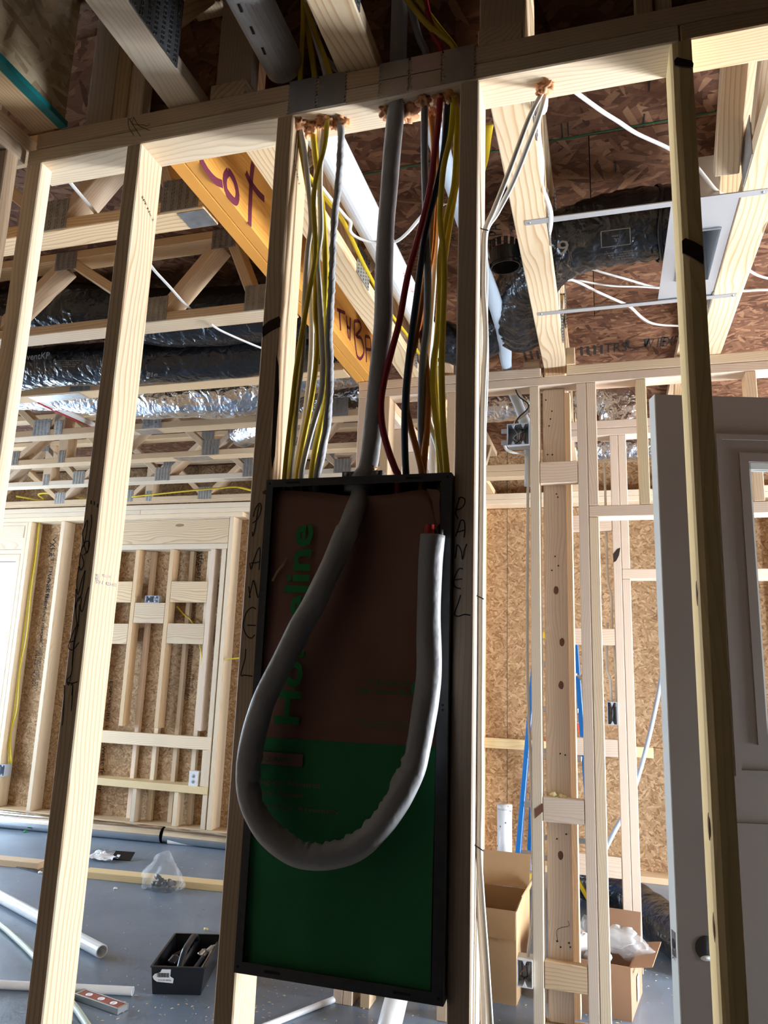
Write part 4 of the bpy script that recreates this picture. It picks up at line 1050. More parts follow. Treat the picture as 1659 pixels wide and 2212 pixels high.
cable('white_cable', 'leftmost white cable of the left bunch, black print on it', 'cable_white', [(648, 272), (658, 330), (668, 420), (672, 485), (664, 546), (658, 644), (654, 758), (645, 839), (638, 905), (630, 986), (626, 1030)], 0.0062, 0.0032, 0.03, y_start=0.03)
cable('yellow_cable', 'olive yellow cable nearest the left panel stud at the top', 'cable_yellow', [(642, 270), (652, 330), (664, 400), (671, 450), (675, 520), (681, 600), (681, 677), (686, 725), (682, 790), (671, 872), (658, 937), (648, 990), (642, 1030)], 0.0060, 0.0032, 0.05, ups=[at_y(640, -120, -0.09), at_y(655, 5, 0.0)], y_start=0.035)
cable('white_cable', 'white cable in the middle of the left bunch, lettered along its length', 'cable_white', [(700, 272), (694, 330), (691, 400), (693, 498), (686, 560), (690, 628), (696, 758), (697, 800), (692, 860), (670, 940), (655, 1000), (650, 1031)], 0.0062, 0.0032, 0.04, ups=[at_y(652, -120, -0.10), at_y(662, 10, -0.005)], y_start=0.042)
cable('white_cable', 'thin white cable rising from the panel behind the yellow ones, left bunch', 'cable_white', [(690, 276), (684, 360), (674, 500), (671, 600), (673, 725), (669, 807), (657, 905), (642, 986), (636, 1031)], 0.0058, 0.0030, 0.06, y_start=0.055)
cable('yellow_cable', 'yellow cable just left of the spiral grey cable', 'cable_yellow', [(676, 274), (680, 330), (690, 400), (700, 498), (703, 595), (700, 677), (702, 758), (701, 856), (691, 921), (681, 970), (673, 1029)], 0.0068, 0.0036, 0.05, ups=[at_y(645, -120, -0.08), at_y(658, 10, 0.01)], y_start=0.048)
o, pth = cable('spiral_cable', 'grey spiral twisted cable left of the thick service cable', 'cable_grey', [(736, 268), (737, 300), (731, 398), (722, 481), (716, 628), (711, 725), (713, 807), (708, 905), (697, 970), (685, 1029)], 0.0088, 0.0079, 0.04, ups=[at_y(660, -110, -0.08), at_y(672, 30, 0.02), at_y(696, 120, 0.04)], y_start=0.04, twist=42.0, n=10)
# thick service entrance cable: through the plate, the clamp, then a loop hanging in front of the box
sv = thing('service_cable', 'thick grey service cable dropping through the clamp and looping over the cardboard', 'cable', (hx, -0.03, 1.6))
pts = path_wall([(857, 222), (853, 260), (847, 325), (840, 416), (833, 498), (829, 595), (828, 693), (820, 774), (812, 856), (803, 953), (794, 1012)], 0.033, 0.03)
up = hole_up(pts[0], [at_y(868, -110, -0.04), at_y(864, 0, 0.02)])
loop = [((778, 1066), 0.012), ((767, 1101), -0.012), ((750, 1145), -0.030), ((726, 1202), -0.040), ((702, 1253), -0.046), ((675, 1310), -0.050), ((646, 1360), -0.053), ((614, 1424), -0.056), ((573, 1506), -0.058), ((556, 1558), -0.058), ((541, 1622), -0.058), ((535, 1690), -0.056), ((546, 1742), -0.054), ((574, 1792), -0.050), ((616, 1830), -0.048), ((655, 1848), -0.046), ((697, 1851), -0.046), ((746, 1840), -0.046), ((788, 1816), -0.046), ((823, 1781), -0.046), ((851, 1742), -0.046), ((875, 1697), -0.044), ((894, 1652), -0.042), ((906, 1602), -0.040), ((915, 1550), -0.038), ((922, 1500), -0.036), ((927, 1439), -0.034), ((926, 1337), -0.033), ((929, 1236), -0.032), ((935, 1156), -0.032)]
lp = [at_y(a, b, y) for (a, b), y in loop]
full = up + pts + [Vector((cxm - 0.006, 0.031, PZ1 + 0.004))] + lp
path = catmull(full, 9)
ntot = len(path)
def svr(t, an):
    # soft folds; puckers on the inside of the bend
    k = 1 + 0.035 * math.sin(t * 60 + 2 * an) + 0.03 * noise.noise(Vector((t * 40, math.cos(an), math.sin(an))))
    if 0.50 < t < 0.86:
        inner = max(0.0, math.cos(an - math.pi * 0.5 * 0))
        k += 0.05 * abs(noise.noise(Vector((t * 260, an * 0.6, 0)))) 
    if t < 0.36: k *= 0.93
    return k
# keep 'a' in the plane of the wall so that the inner side of the bend can pucker
ring = 20; V = []; Fc = []; prev = None
ctr = Vector((cxm, 0, 1.2))
for i, p in enumerate(path):
    t = (path[min(i + 1, ntot - 1)] - path[max(i - 1, 0)]).normalized()
    s = t.cross(Vector((0, -1, 0))).normalized()
    if s.length < 0.2: s = Vector((1, 0, 0))
    q_ = t.cross(s); f_ = i / (ntot - 1)
    inner_sign = 1.0 if (ctr - p).dot(s) > 0 else -1.0
    for k in range(ring):
        an = 2 * math.pi * k / ring
        c_, s_ = math.cos(an), math.sin(an)
        rr = 0.0185 if f_ < 0.40 else 0.0215
        kk = 1 + 0.03 * math.sin(f_ * 70 + 2 * an) + 0.04 * noise.noise(Vector((f_ * 45, c_, s_)))
        inn = max(0.0, c_ * inner_sign)
        if 0.58 < f_ < 0.86: kk += 0.26 * inn * inn * noise.noise(Vector((f_ * 210, 0.3, s_ * 0.8)))
        V.append(p + s * c_ * rr * kk + q_ * s_ * rr * 0.82 * kk)
for i in range(ntot - 1):
    for k in range(ring):
        k2 = (k + 1) % ring; Fc.append((i * ring + k, i * ring + k2, (i + 1) * ring + k2, (i + 1) * ring + k))
Fc.append(tuple(range(ring))[::-1]); Fc.append(tuple((ntot - 1) * ring + k for k in range(ring)))
add('jacket', mesh_from(V, Fc, True), 'cable_grey', sv)
e0 = lp[-1]
tube('conductor', sv, [e0 + Vector((-0.006, -0.002, -0.01)), e0 + Vector((-0.006, -0.002, 0.018))], 0.0085, 0.007, 'conductor_red', n=12, per=3, label='red insulated conductor end')
tube('conductor', sv, [e0 + Vector((0.010, 0.004, -0.01)), e0 + Vector((0.010, 0.004, 0.010))], 0.008, 0.007, 'cable_black', n=12, per=3, label='black insulated conductor end')
# right-hand bunch
cable('grey_cable', 'slim grey cable just right of the thick service cable', 'cable_grey_dark', [(918, 215), (917, 260), (917, 325), (919, 416), (921, 500), (924, 600), (922, 700), (913, 790), (910, 921), (915, 1020)], 0.0078, 0.006, 0.06, ups=[at_y(872, -110, -0.06), at_y(885, 0, -0.01), at_y(905, 80, 0.02)], y_start=0.03)
cable('red_cable', 'dark red cable sweeping left in front of the right bunch', 'cable_red', [(950, 213), (948, 253), (937, 344), (927, 416), (906, 504), (881, 595), (863, 693), (846, 758), (830, 823), (823, 872), (826, 921), (838, 970), (853, 1012), (860, 1030)], 0.0068, 0.0048, 0.02, ups=[at_y(900, -110, -0.06), at_y(918, 0, 0.0), at_y(938, 80, 0.018)], y_start=0.022)
cable('blue_cable', 'blue-black cable beside the red one', 'cable_blue', [(967, 226), (959, 325), (942, 410), (918, 508), (902, 628), (887, 742), (877, 839), (874, 921), (875, 986), (877, 1030)], 0.0070, 0.0048, 0.035, y_start=0.036)
cable('orange_cable', 'orange cable bowing left behind the blue one', 'cable_orange', [(930, 238), (937, 310), (937, 400), (932, 480), (927, 546), (908, 677), (899, 725), (883, 807), (878, 872), (886, 921), (899, 970), (911, 1026)], 0.0068, 0.0036, 0.045, y_start=0.06)
cable('orange_cable', 'orange cable running straight down beside the yellow ones', 'cable_orange', [(938, 238), (942, 320), (940, 420), (933, 546), (911, 644), (909, 709), (916, 758), (925, 839), (923, 921), (918, 970), (914, 1026)], 0.0068, 0.0036, 0.05, y_start=0.065)
cable('yellow_cable', 'yellow cable in front of the right bunch, left of the right panel stud', 'cable_yellow', [(980, 213), (974, 289), (958, 362), (951, 452), (953, 500), (957, 530), (960, 595), (957, 693), (954, 790), (956, 888), (959, 953), (965, 1026)], 0.0062, 0.0034, 0.025, ups=[at_y(820, -90, -0.08), at_y(880, 0, -0.015), at_y(930, 60, 0.01)], y_start=0.026)
cable('yellow_cable', 'yellow cable bending left halfway down the right bunch', 'cable_yellow', [(986, 222), (986, 307), (981, 398), (966, 465), (951, 555), (950, 640), (948, 709), (938, 774), (935, 839), (942, 905), (952, 980), (957, 1026)], 0.0062, 0.0034, 0.05, ups=[at_y(850, -90, -0.08), at_y(904, 0, -0.005), at_y(948, 60, 0.02)], y_start=0.042)
cable('yellow_cable', 'yellow cable closest to the right panel stud', 'cable_yellow', [(992, 228), (990, 362), (982, 420), (966, 524), (953, 620), (944, 720), (939, 790), (941, 850), (945, 930), (950, 1026)], 0.0060, 0.0034, 0.065, y_start=0.055)
cable('white_cable', 'pale brown and white cable hidden among the right bunch', 'cable_white', [(962, 232), (958, 330), (948, 430), (940, 560), (930, 700), (921, 820), (925, 900), (944, 960), (958, 1026)], 0.006, 0.0034, 0.07, y_start=0.068)
# white cables down the right face of the right panel stud
GW = 'white cables stapled to the right panel stud'
def run_cable(label, pts, a, b, material='cable_white', name='white_cable', group=None, side=(1, 0, 0), staples=(), per=6):
    o = thing(name, label, 'cable', pts[-1], group)
    tube('jacket', o, pts, a, b, material, n=8, per=per, side=side)
    for p in staples:
        tube('staple', o, [Vector(p) + Vector((-0.006, -0.004, 0.004)), Vector(p) + Vector((0.010, -0.006, -0.004))], 0.0012, material='print_black' if material != 'x' else 'galvanized', n=5, per=1)
    return o
xs4 = -0.2165
A = [at_z(1174, 190, ZB), at_y(1152, 235, 0.046), at_y(1135, 275, 0.045), at_y(1100, 370, 0.044), at_y(1066, 455, 0.042), at_y(1048, 498, 0.040), at_y(1045, 560, 0.040), at_y(1044, 628, 0.040), at_y(1049, 725, 0.042), at_y(1044, 839, 0.040), at_y(1034, 930, 0.040), at_y(1032, 1035, 0.040), at_y(1037, 1150, 0.038), at_y(1034, 1290, 0.036), at_y(1037, 1400, 0.038), at_y(1034, 1560, 0.036), at_y(1036, 1725, 0.036), at_y(1033, 1830, 0.036), at_y(1040, 1935, 0.036), at_y(1050, 2074, 0.036), at_y(1060, 2230, 0.036), at_y(1066, 2330, 0.036)]
A = [Vector((A[0].x, A[0].y, ZB + 0.05))] + A
B = [at_z(1179, 192, ZB), at_y(1166, 245, 0.056), at_y(1142, 310, 0.056), at_y(1108, 395, 0.055), at_y(1074, 460, 0.052), at_y(1049, 505, 0.052), at_y(1049, 600, 0.055), at_y(1048, 680, 0.056), at_y(1050, 760, 0.058), at_y(1048, 850, 0.058), at_y(1043, 940, 0.056), at_y(1041, 1060, 0.055), at_y(1036, 1180, 0.052), at_y(1037, 1290, 0.050), at_y(1040, 1420, 0.052), at_y(1039, 1580, 0.052), at_y(1037, 1720, 0.050), at_y(1036, 1830, 0.050), at_y(1036, 1960, 0.050), at_y(1043, 2090, 0.050), at_y(1046, 2230, 0.05), at_y(1048, 2330, 0.05)]
B = [Vector((B[0].x, B[0].y, ZB + 0.05))] + B
for lst in (A, B):
    for i, p in enumerate(lst):
        if i > 5 and p.x < xs4 + 0.005: p.x = xs4 + 0.005
run_cable('white cable from the orange foam, front one on the right panel stud', A, 0.0055, 0.0034, group=GW, staples=(at_y(1045, 499, 0.036), at_y(1034, 1290, 0.030), at_y(1033, 1830, 0.030)))
run_cable('white cable from the orange foam, rear one on the right panel stud', B, 0.0055, 0.0034, group=GW)
Ys = 0.16
run_cable('wavy white cable hanging beside the hall truss above the hanger bar', [(-0.105, 0.10, ZS - 0.05), at_y(1178, 205, 0.12), at_y(1164, 250, 0.25), at_y(1163, 290, 0.33), at_y(1170, 350, 0.42), at_y(1170, 400, 0.5), at_y(1181, 430, 0.56), at_y(1190, 462, 0.62), at_y(1188, 495, 0.70), at_y(1180, 520, 0.80)], 0.0065, 0.0035, side=(1, 0.2, 0))
# ================================================================== CEILING RUNS
GC = 'white cables strung through the ceiling'
def zt_path(pix, z): return [at_z(a, b, z) for a, b in pix]
run_cable('white cable slanting across the ceiling right of the orange foam', zt_path([(1200, 165), (1245, 200), (1300, 240), (1335, 262), (1375, 288), (1440, 318), (1480, 342)], ZT + 0.10), 0.0065, 0.003, group=GC)
run_cable('white cable slanting down behind the right stud toward the register box', zt_path([(1505, 360), (1525, 385), (1548, 412), (1575, 425)], ZT + 0.12), 0.006, 0.003, group=GC)
run_cable('white cable sagging under the black duct and past the lower hanger bar', zt_path([(1150, 590), (1195, 598), (1240, 606), (1290, 630), (1330, 648), (1360, 662), (1385, 685), (1405, 697), (1430, 702), (1470, 704)], ZT + 0.07), 0.0065, 0.003, group=GC)
run_cable('white cable running level beneath the black duct to the register box', zt_path([(1150, 612), (1196, 610), (1240, 605), (1290, 613), (1330, 618), (1380, 619), (1424, 622)], ZT + 0.09), 0.005, 0.003, group=GC)
run_cable('white cable dropping from the black duct to the register box', zt_path([(1270, 578), (1300, 588), (1350, 602), (1400, 617), (1424, 622)], ZT + 0.14), 0.006, 0.003, group=GC)
run_cable('white cable right of the far right truss', zt_path([(1600, 570), (1620, 585), (1640, 596), (1675, 605)], ZT + 0.10), 0.006, 0.003, group=GC)
run_cable('double white cable at the right edge below the register box', zt_path([(1580, 628), (1610, 628), (1640, 626), (1690, 626)], ZT + 0.06), 0.007, 0.004, group=GC)
run_cable('white cable at upper left crossing under the first truss web', zt_path([(120, 350), (150, 392), (180, 428), (200, 452), (212, 468)], ZT + 0.05), 0.0065, 0.003, group=GC)
run_cable('white cable over the second truss between the two left studs', zt_path([(310, 550), (332, 582), (365, 618), (395, 652), (412, 668)], ZT + 0.045), 0.0065, 0.003, group=GC)
run_cable('white cable draped under the black ducts beside the left panel stud', zt_path([(455, 700), (475, 713), (505, 727), (540, 742), (575, 756)], ZT - 0.02), 0.0065, 0.003, group=GC)
run_cable('yellow cable running along the pale truss beside the white drain pipe', zt_path([(660, 370), (700, 425), (735, 468), (755, 506), (780, 560), (810, 618), (840, 672), (865, 705), (885, 732), (905, 765)], ZT + 0.05), 0.0075, 0.0035, 'cable_yellow', 'yellow_cable')
run_cable('white cable looping from the pale truss under the white drain pipe', zt_path([(690, 398), (715, 430), (745, 466), (757, 480), (756, 498), (770, 512), (800, 523), (830, 525), (855, 522), (880, 503), (912, 466), (935, 445), (985, 440)], ZT + 0.035), 0.006, 0.003, group=GC)
run_cable('short yellow cable showing right of the right panel stud near the ceiling', zt_path([(1040, 372), (1048, 340), (1053, 300), (1058, 270)], ZT + 0.12), 0.010, 0.004, 'cable_yellow', 'yellow_cable')
run_cable('yellow cable looped on top of the back wall plates, left window side', [at_y(35, 1072, 3.97), at_y(82, 1080, 3.97), at_y(95, 1079, 3.95), at_y(83, 1068, 3.93), at_y(110, 1066, 3.92), at_y(150, 1072, 3.93), at_y(185, 1077, 3.95), at_y(260, 1078, 3.96)], 0.009, 0.006, 'cable_yellow', 'yellow_cable')
run_cable('yellow cable arching over the farthest truss left of the panel', [at_y(285, 1073, 3.84), at_y(350, 1066, 3.82), at_y(420, 1059, 3.80), at_y(470, 1055, 3.80), at_y(510, 1052, 3.80), at_y(548, 1060, 3.82), at_y(600, 1066, 3.84)], 0.009, 0.006, 'cable_yellow', 'yellow_cable')
for k, lab in enumerate(('yellow cable down the back wall stud left of the printed sheathing', 'second yellow cable beside it, ending in the grey outlet box')):
    pts = [at_y(85 - k * 2, 1128, Y3 + 0.05 + 0.01 * k), at_y(78 - k * 3, 1200, Y3 + 0.05 + 0.01 * k), at_y(68 - k * 4, 1270, Y3 + 0.05), at_y(58 - k * 9, 1370, Y3 + 0.05), at_y(43 - k * 2, 1450, Y3 + 0.05), at_y(37 - k * 6, 1530, Y3 + 0.05), at_y(20 + k * 2, 1595, Y3 + 0.05), at_y(20 + k * 5, 1650, Y3 + 0.05)]
    for p in pts: p.x = max(p.x, -4.775 + 0.012 * k)
    run_cable(lab, pts, 0.008, 0.004, 'cable_yellow', 'yellow_cable', 'yellow cables on the back wall')
run_cable('yellow cable strung diagonally inside the niche framing', [at_y(382, 1310, Y3 + 0.09), at_y(398, 1328, Y3 + 0.09), at_y(415, 1345, Y3 + 0.09), at_y(433, 1400, Y3 + 0.09), at_y(437, 1440, Y3 + 0.09)], 0.006, 0.004, 'cable_yellow', 'yellow_cable')
run_cable('yellow cable stub across the stud at the right of the niche', [at_y(462, 1411, Y3 + 0.05), at_y(475, 1425, Y3 + 0.03), at_y(494, 1424, Y3 - 0.006), at_y(519, 1421, Y3 - 0.006)], 0.007, 0.004, 'cable_yellow', 'yellow_cable')

# ---- flexible ducts
def duct(name, label, pts, r, material, seed, group=None, wob=0.10, caps=True):
    o = thing(name, label, 'duct', pts[0], group)
    path = catmull(pts, 14); m = len(path)
    def rad(t, an):
        k = 1 + wob * noise.noise(Vector((t * 7 + seed, math.cos(an) * 1.4, math.sin(an) * 1.4)))
        k += 0.018 * math.sin(t * m * 0.9 + 0.8 * math.sin(an * 2)) + 0.03 * noise.noise(Vector((t * 60, an * 2.2, seed)))
        return k
    me = tube_mesh(path, r, r, 30, (0, 0, 1), rad, caps)
    add('liner', me, material, o)
    return o
GD = 'flexible ducts above the great room'
d1 = duct('flex_duct', 'black flex duct between the first two trusses behind the leftmost studs', [(-3.6, 1.28, 2.745), (-2.6, 1.19, 2.735), (-2.15, 1.18, 2.72), (-1.75, 1.26, 2.69), (-1.35, 1.31, 2.69), (-1.12, 1.34, 2.70)], 0.118, 'duct_black', 1, GD)
d2 = duct('flex_duct', 'black flex duct lettered in white, third bay left of the panel', [(-3.9, 1.50, 2.63), (-2.7, 1.435, 2.60), (-2.2, 1.43, 2.59), (-1.8, 1.47, 2.585), (-1.3, 1.58, 2.64)], 0.095, 'duct_black', 2, GD)
d3 = duct('flex_duct', 'crinkled silver duct sagging below the fourth truss', [(-3.4, 1.82, 2.70), (-2.9, 1.83, 2.66), (-2.4, 1.86, 2.60), (-2.05, 1.86, 2.575), (-1.75, 1.88, 2.565), (-1.45, 1.86, 2.63), (-1.1, 1.86, 2.68)], 0.105, 'duct_silver', 3, GD, 0.16)
d4 = duct('flex_duct', 'black flex duct above the silver one near the left panel stud', [(-2.2, 2.0, 2.79), (-1.8, 1.86, 2.765), (-1.45, 1.72, 2.75), (-1.1, 1.70, 2.76)], 0.07, 'duct_black', 4, GD)
d5 = duct('flex_duct', 'silver foil duct lying on the third truss behind the second stud', [(-3.6, 1.62, 2.69), (-3.0, 1.63, 2.665), (-2.6, 1.645, 2.655), (-2.3, 1.66, 2.67)], 0.075, 'duct_silver', 5, GD, 0.18)
d6 = duct('flex_duct', 'shiny silver duct piece between the fourth and fifth trusses', [(-2.15, 2.72, 2.66), (-1.8, 2.47, 2.62), (-1.4, 2.28, 2.65), (-1.15, 2.22, 2.66)], 0.085, 'duct_silver', 6, GD, 0.18)
def duct_print(o, px, py, text, y, size, width, material='print_grey', ang=0.0, name='printed_lettering'):
    p = at_y(px, py, y); c, s = math.cos(ang), math.sin(ang)
    return lettering(name, o, text, p, (c, 0, s), (-s, 0, c), size, material, width)
duct_print(d2, 57, 778, 'ventKP', 1.290, 0.045, 0.125, ang=-0.02)
for k in range(4):
    duct_print(d2, 115, 781 + k * 4, ('AIR DUCT CONNECTOR R6', 'LISTED CLASS 1 UL181', 'INTERIOR LINER FOIL', 'SCREW AND TAPE')[k], 1.292, 0.007, 0.145 - 0.01 * k, ang=-0.08)
duct_print(d2, 140, 808, 'UL', 1.296, 0.018, 0.022, ang=-0.05); duct_print(d2, 138, 814, 'LISTED', 1.296, 0.008, 0.03, ang=-0.05)
duct_print(d2, 315, 815, 'Fle', 1.333, 0.028, 0.055)
# duct over the hall, strapped to the register boot, passing above the hall truss
GH = 'flexible ducts over the hall'
d7 = duct('flex_duct', 'black flex duct strapped to the register box in the hall', [(0.24, 0.985, 2.67), (0.12, 0.99, 2.675), (0.0, 1.0, 2.675), (-0.10, 1.05, 2.675), (-0.19, 1.15, 2.675), (-0.255, 1.30, 2.66), (-0.285, 1.46, 2.64), (-0.29, 1.56, 2.64)], 0.112, 'duct_black', 7, GH, 0.09)
d8 = duct('flex_duct', 'dark flex duct bulging up behind the upper hanger bar', [at_z(1296, 462, 2.77), at_z(1335, 447, 2.775), at_z(1385, 438, 2.78), at_z(1450, 440, 2.785)], 0.05, 'duct_black', 8, GH)
d9 = duct('flex_duct', 'black flex duct low behind the right panel stud', [(-0.36, 1.55, 2.66), (-0.46, 1.62, 2.63), (-0.56, 1.66, 2.62), (-0.70, 1.60, 2.66)], 0.085, 'duct_black', 9, GH)
def on_d7(px, py): return at_y(px, py, 0.815)
pz = at_z(1208, 545, ZT + 0.075)
lettering('printed_size', d7, '6', at_y(1231, 518, 0.925), (-1, 0, 0), (0, 0, -1), 0.075, 'print_grey', 0.036)
bx0, bx1, bz0, bz1 = at_y(1299, 530, 0.872).x, at_y(1362, 530, 0.872).x, at_y(1330, 532, 0.872).z, at_y(1330, 497, 0.872).z
stroke('printed_frame', d7, [[Vector((bx0, 0.870, bz0)), Vector((bx1, 0.870, bz0))], [Vector((bx1, 0.870, bz0)), Vector((bx1, 0.870, bz1))], [Vector((bx1, 0.870, bz1)), Vector((bx0, 0.870, bz1))], [Vector((bx0, 0.870, bz1)), Vector((bx0, 0.870, bz0))]], 0.0012, 'print_grey', (0, 1, 0))
lettering('printed_mark', d7, 'UL', at_y(1338, 514, 0.868), (-1, 0, 0), (0, 0, -1), 0.018, 'print_grey', 0.016)
lettering('printed_mark', d7, 'LISTED', at_y(1338, 507, 0.868), (-1, 0, 0), (0, 0, -1), 0.008, 'print_grey', 0.022)
for k in range(4):
    lettering('printed_line', d7, ('FLEXIBLE AIR DUCT', 'CLASS 1 R6', 'FLAME SPREAD 25', 'SMOKE 50')[k], at_y(1368, 540 + 5 * k, 0.885), (-1, 0, 0), (0, 0, -1), 0.006, 'print_grey', 0.085 - 0.012 * k)
# silver ducts beyond the middle wall
GS = 'silver ducts beyond the middle wall'
duct('flex_duct', 'silver foil duct beyond the middle wall above the upper wire box', [at_y(1000, 884, 2.85), at_y(1050, 878, 2.85), at_y(1100, 876, 2.85), at_y(1150, 870, 2.85)], 0.095, 'duct_silver', 11, GS, 0.12)
duct('flex_duct', 'silver duct elbow between the two cripples left of the door', [at_y(1235, 850, 2.8), at_y(1290, 852, 2.8), at_y(1330, 872, 2.8), at_y(1340, 915, 2.8), at_y(1343, 950, 2.82)], 0.105, 'duct_silver', 12, GS, 0.12)
duct('flex_duct', 'straight silver duct seen under the inner wall plate', [(-0.25, 3.3, 2.62), (0.1, 3.3, 2.62), (0.5, 3.3, 2.62)], 0.09, 'duct_silver', 13, GS, 0.05)
duct('flex_duct', 'brown-shadowed foil duct left of the middle wall end', [(-1.75, 2.1, 2.70), (-1.45, 2.1, 2.68), (-1.15, 2.14, 2.68)], 0.09, 'duct_silver', 14, GS, 0.16) if False else None

for lab, off, m_, r_ in (('white supply tube slanting under the third truss at the left', 0.0, 'pvc', 0.016), ('red supply tube slanting beside the white one under the third truss', 6.0, 'conductor_red', 0.012)):
    run_cable(lab, [at_z(60, 850 + off, ZT + 0.02), at_z(92, 866 + off, ZT + 0.03), at_z(130, 884 + off, ZT + 0.05), at_z(170, 902 + off, ZT + 0.07), at_z(203, 918 + off * 0.6, ZT + 0.10)], r_, r_, m_, 'supply_tube', 'supply tubes at the left')
# ---- rigid pipes in the ceiling
dp = thing('drain_pipe', 'white plastic drain pipe running along the ceiling behind the cables', 'pipe', (-0.66, 0.1, 2.6))
hollow_pipe('pipe_wall', dp, (-0.662, 0.10, 2.60), (-0.665, 1.69, 2.60), 0.0455, 0.004, 'pvc')
lettering('printed_line', dp, 'MADE IN USA', (-0.628, 0.93, 2.5695), (0, 1, 0), (0.72, 0, 0.69), 0.014, 'print_red', 0.14)
lettering('printed_line', dp, 'PVC 1120', (-0.628, 1.25, 2.5695), (0, 1, 0), (0.72, 0, 0.69), 0.014, 'print_red', 0.12)
np_ = thing('vent_pipe', 'grey plastic pipe with a cut end above the top plate', 'pipe', (-0.66, -0.3, 2.6))
hollow_pipe('pipe_wall', np_, (-0.655, -1.2, 2.60), (-0.668, 0.035, 2.60), 0.045, 0.005, 'pvc_grey')
lettering('printed_line', np_, 'SERIES COEX', (-0.643, 0.0, 2.5575), (0, -1, 0), (0.35, 0, -0.94), 0.015, 'print_red', 0.17)
for k in range(3):
    stroke('scuff', np_, [[Vector((-0.672, -0.18 + 0.055 * k, 2.5545)), Vector((-0.674, -0.16 + 0.055 * k, 2.5545))]], 0.003, 'print_black', (0, 0, 1))
ft = thing('sleeved_tube', 'pale blue-grey sleeved tube running along the ceiling right of the panel', 'tube', (-0.37, 1.7, 2.6))
tube('sleeve', ft, [(-0.385, 0.30, 2.61), (-0.384, 0.5, 2.605), (-0.378, 0.75, 2.60), (-0.362, 1.05, 2.60), (-0.360, 1.3, 2.59), (-0.366, 1.55, 2.575), (-0.374, 1.70, 2.545), (-0.372, 1.80, 2.50), (-0.33, 1.86, 2.38), (-0.30, 1.88, 2.26), (-0.295, 1.88, 2.05)], 0.024, 0.014, 'tube_grey_blue', n=12, radius=lambda t, a: 1 + 0.12 * math.sin(t * 38 + 2 * a))
cp = thing('collar_fitting', 'black notched duct collar hanging left of the hall truss', 'duct collar', (-0.29, 0.95, 2.62))
cc = at_z(1092, 578, 2.60)
hollow_pipe('ring', cp, (cc.x, cc.y, 2.60), (cc.x - 0.004, cc.y - 0.004, 2.66), 0.050, 0.004, 'plastic_black', 32)
hollow_pipe('lip', cp, (cc.x, cc.y, 2.612), (cc.x - 0.0008, cc.y - 0.0008, 2.622), 0.053, 0.004, 'plastic_black', 32)
for k in range(14):
    an = 2 * math.pi * k / 14
    bar('tab', cp, (cc.x - 0.004 + 0.048 * math.cos(an), cc.y - 0.004 + 0.048 * math.sin(an), 2.659), (cc.x - 0.004 + 0.050 * math.cos(an), cc.y - 0.004 + 0.050 * math.sin(an), 2.685), 0.014, 0.003, 'plastic_black', up=(math.cos(an), math.sin(an), 0), ch=0)
run_cable('white cable looped beneath the black duct collar', zt_path([(1098, 590), (1096, 600), (1103, 615), (1116, 623), (1128, 618), (1135, 606), (1140, 590)], 2.66), 0.006, 0.004, group=GC)
run_cable('second white cable looped beneath the black duct collar', zt_path([(1088, 590), (1090, 606), (1101, 621), (1117, 628), (1131, 623), (1140, 610)], 2.665), 0.006, 0.004, group=GC)
run_cable('white cable slanting behind the black duct collar', zt_path([(1040, 525), (1052, 545), (1068, 570)], 2.70), 0.005, 0.003, group=GC)

# ---- register boot with its hanger bars
rg = thing('register_box', 'galvanized register box hung between hall trusses on two bars', 'register box', (0.29, 0.94, ZT))
zr = ZT + 0.004
ox0, ox1, oy0, oy1 = 0.25, 0.345, 0.80, 1.09
for x0, x1, y0, y1 in ((0.201, ox0, 0.655, 1.218), (ox1, 0.372, 0.655, 1.218), (ox0, ox1, 0.655, oy0), (ox0, ox1, oy1, 1.218)):
    lumber('flange_plate', rg, x0, x1, y0, y1, zr, zr + 0.0015, 'register_steel', ch=0)
for x0, x1, y0, y1 in ((ox0 - 0.002, ox0, oy0, oy1), (ox1, ox1 + 0.002, oy0, oy1), (ox0, ox1, oy0 - 0.002, oy0), (ox0, ox1, oy1, oy1 + 0.002)):
    lumber('box_wall', rg, x0, x1, y0, y1, zr - 0.006, ZS - 0.12, 'register_steel', ch=0)
lumber('box_top', rg, ox0, ox1, oy0, oy1, ZS - 0.122, ZS - 0.12, 'galvanized', ch=0)
for nm, y, xa, xb, zz in (('front', 0.648, -0.190, 0.437, zr - 0.004), ('rear', 1.219, -0.203, 0.448, zr - 0.004)):
    o = lumber('hanger_bar', rg, xa, xb, y - 0.012, y + 0.012, zz - 0.001, zz + 0.002, 'register_steel', ch=0)
    lumber('bar_lip', o, xa + 0.02, xb - 0.02, y + 0.010, y + 0.012, zz + 0.002, zz + 0.014, 'galvanized', ch=0)
    for x in (xa + 0.012, xb - 0.012):
        tube('screw', o, [(x, y, zz - 0.0025), (x, y, zz)], 0.004, material='plate_tooth', n=8, per=1)
hollow_pipe('collar', rg, (0.2, 0.985, 2.67), (0.25, 0.985, 2.67), 0.095, 0.002, 'galvanized')
strap_pts = [Vector((0.195 + 0.006 * math.sin(k), 0.985 + 0.117 * math.cos(k * 2 * math.pi / 18), 2.67 + 0.117 * math.sin(k * 2 * math.pi / 18))) for k in range(19)]
tube('strap', d7, strap_pts, 0.006, 0.002, 'plastic_black', n=6, per=2, side=(1, 0, 0))

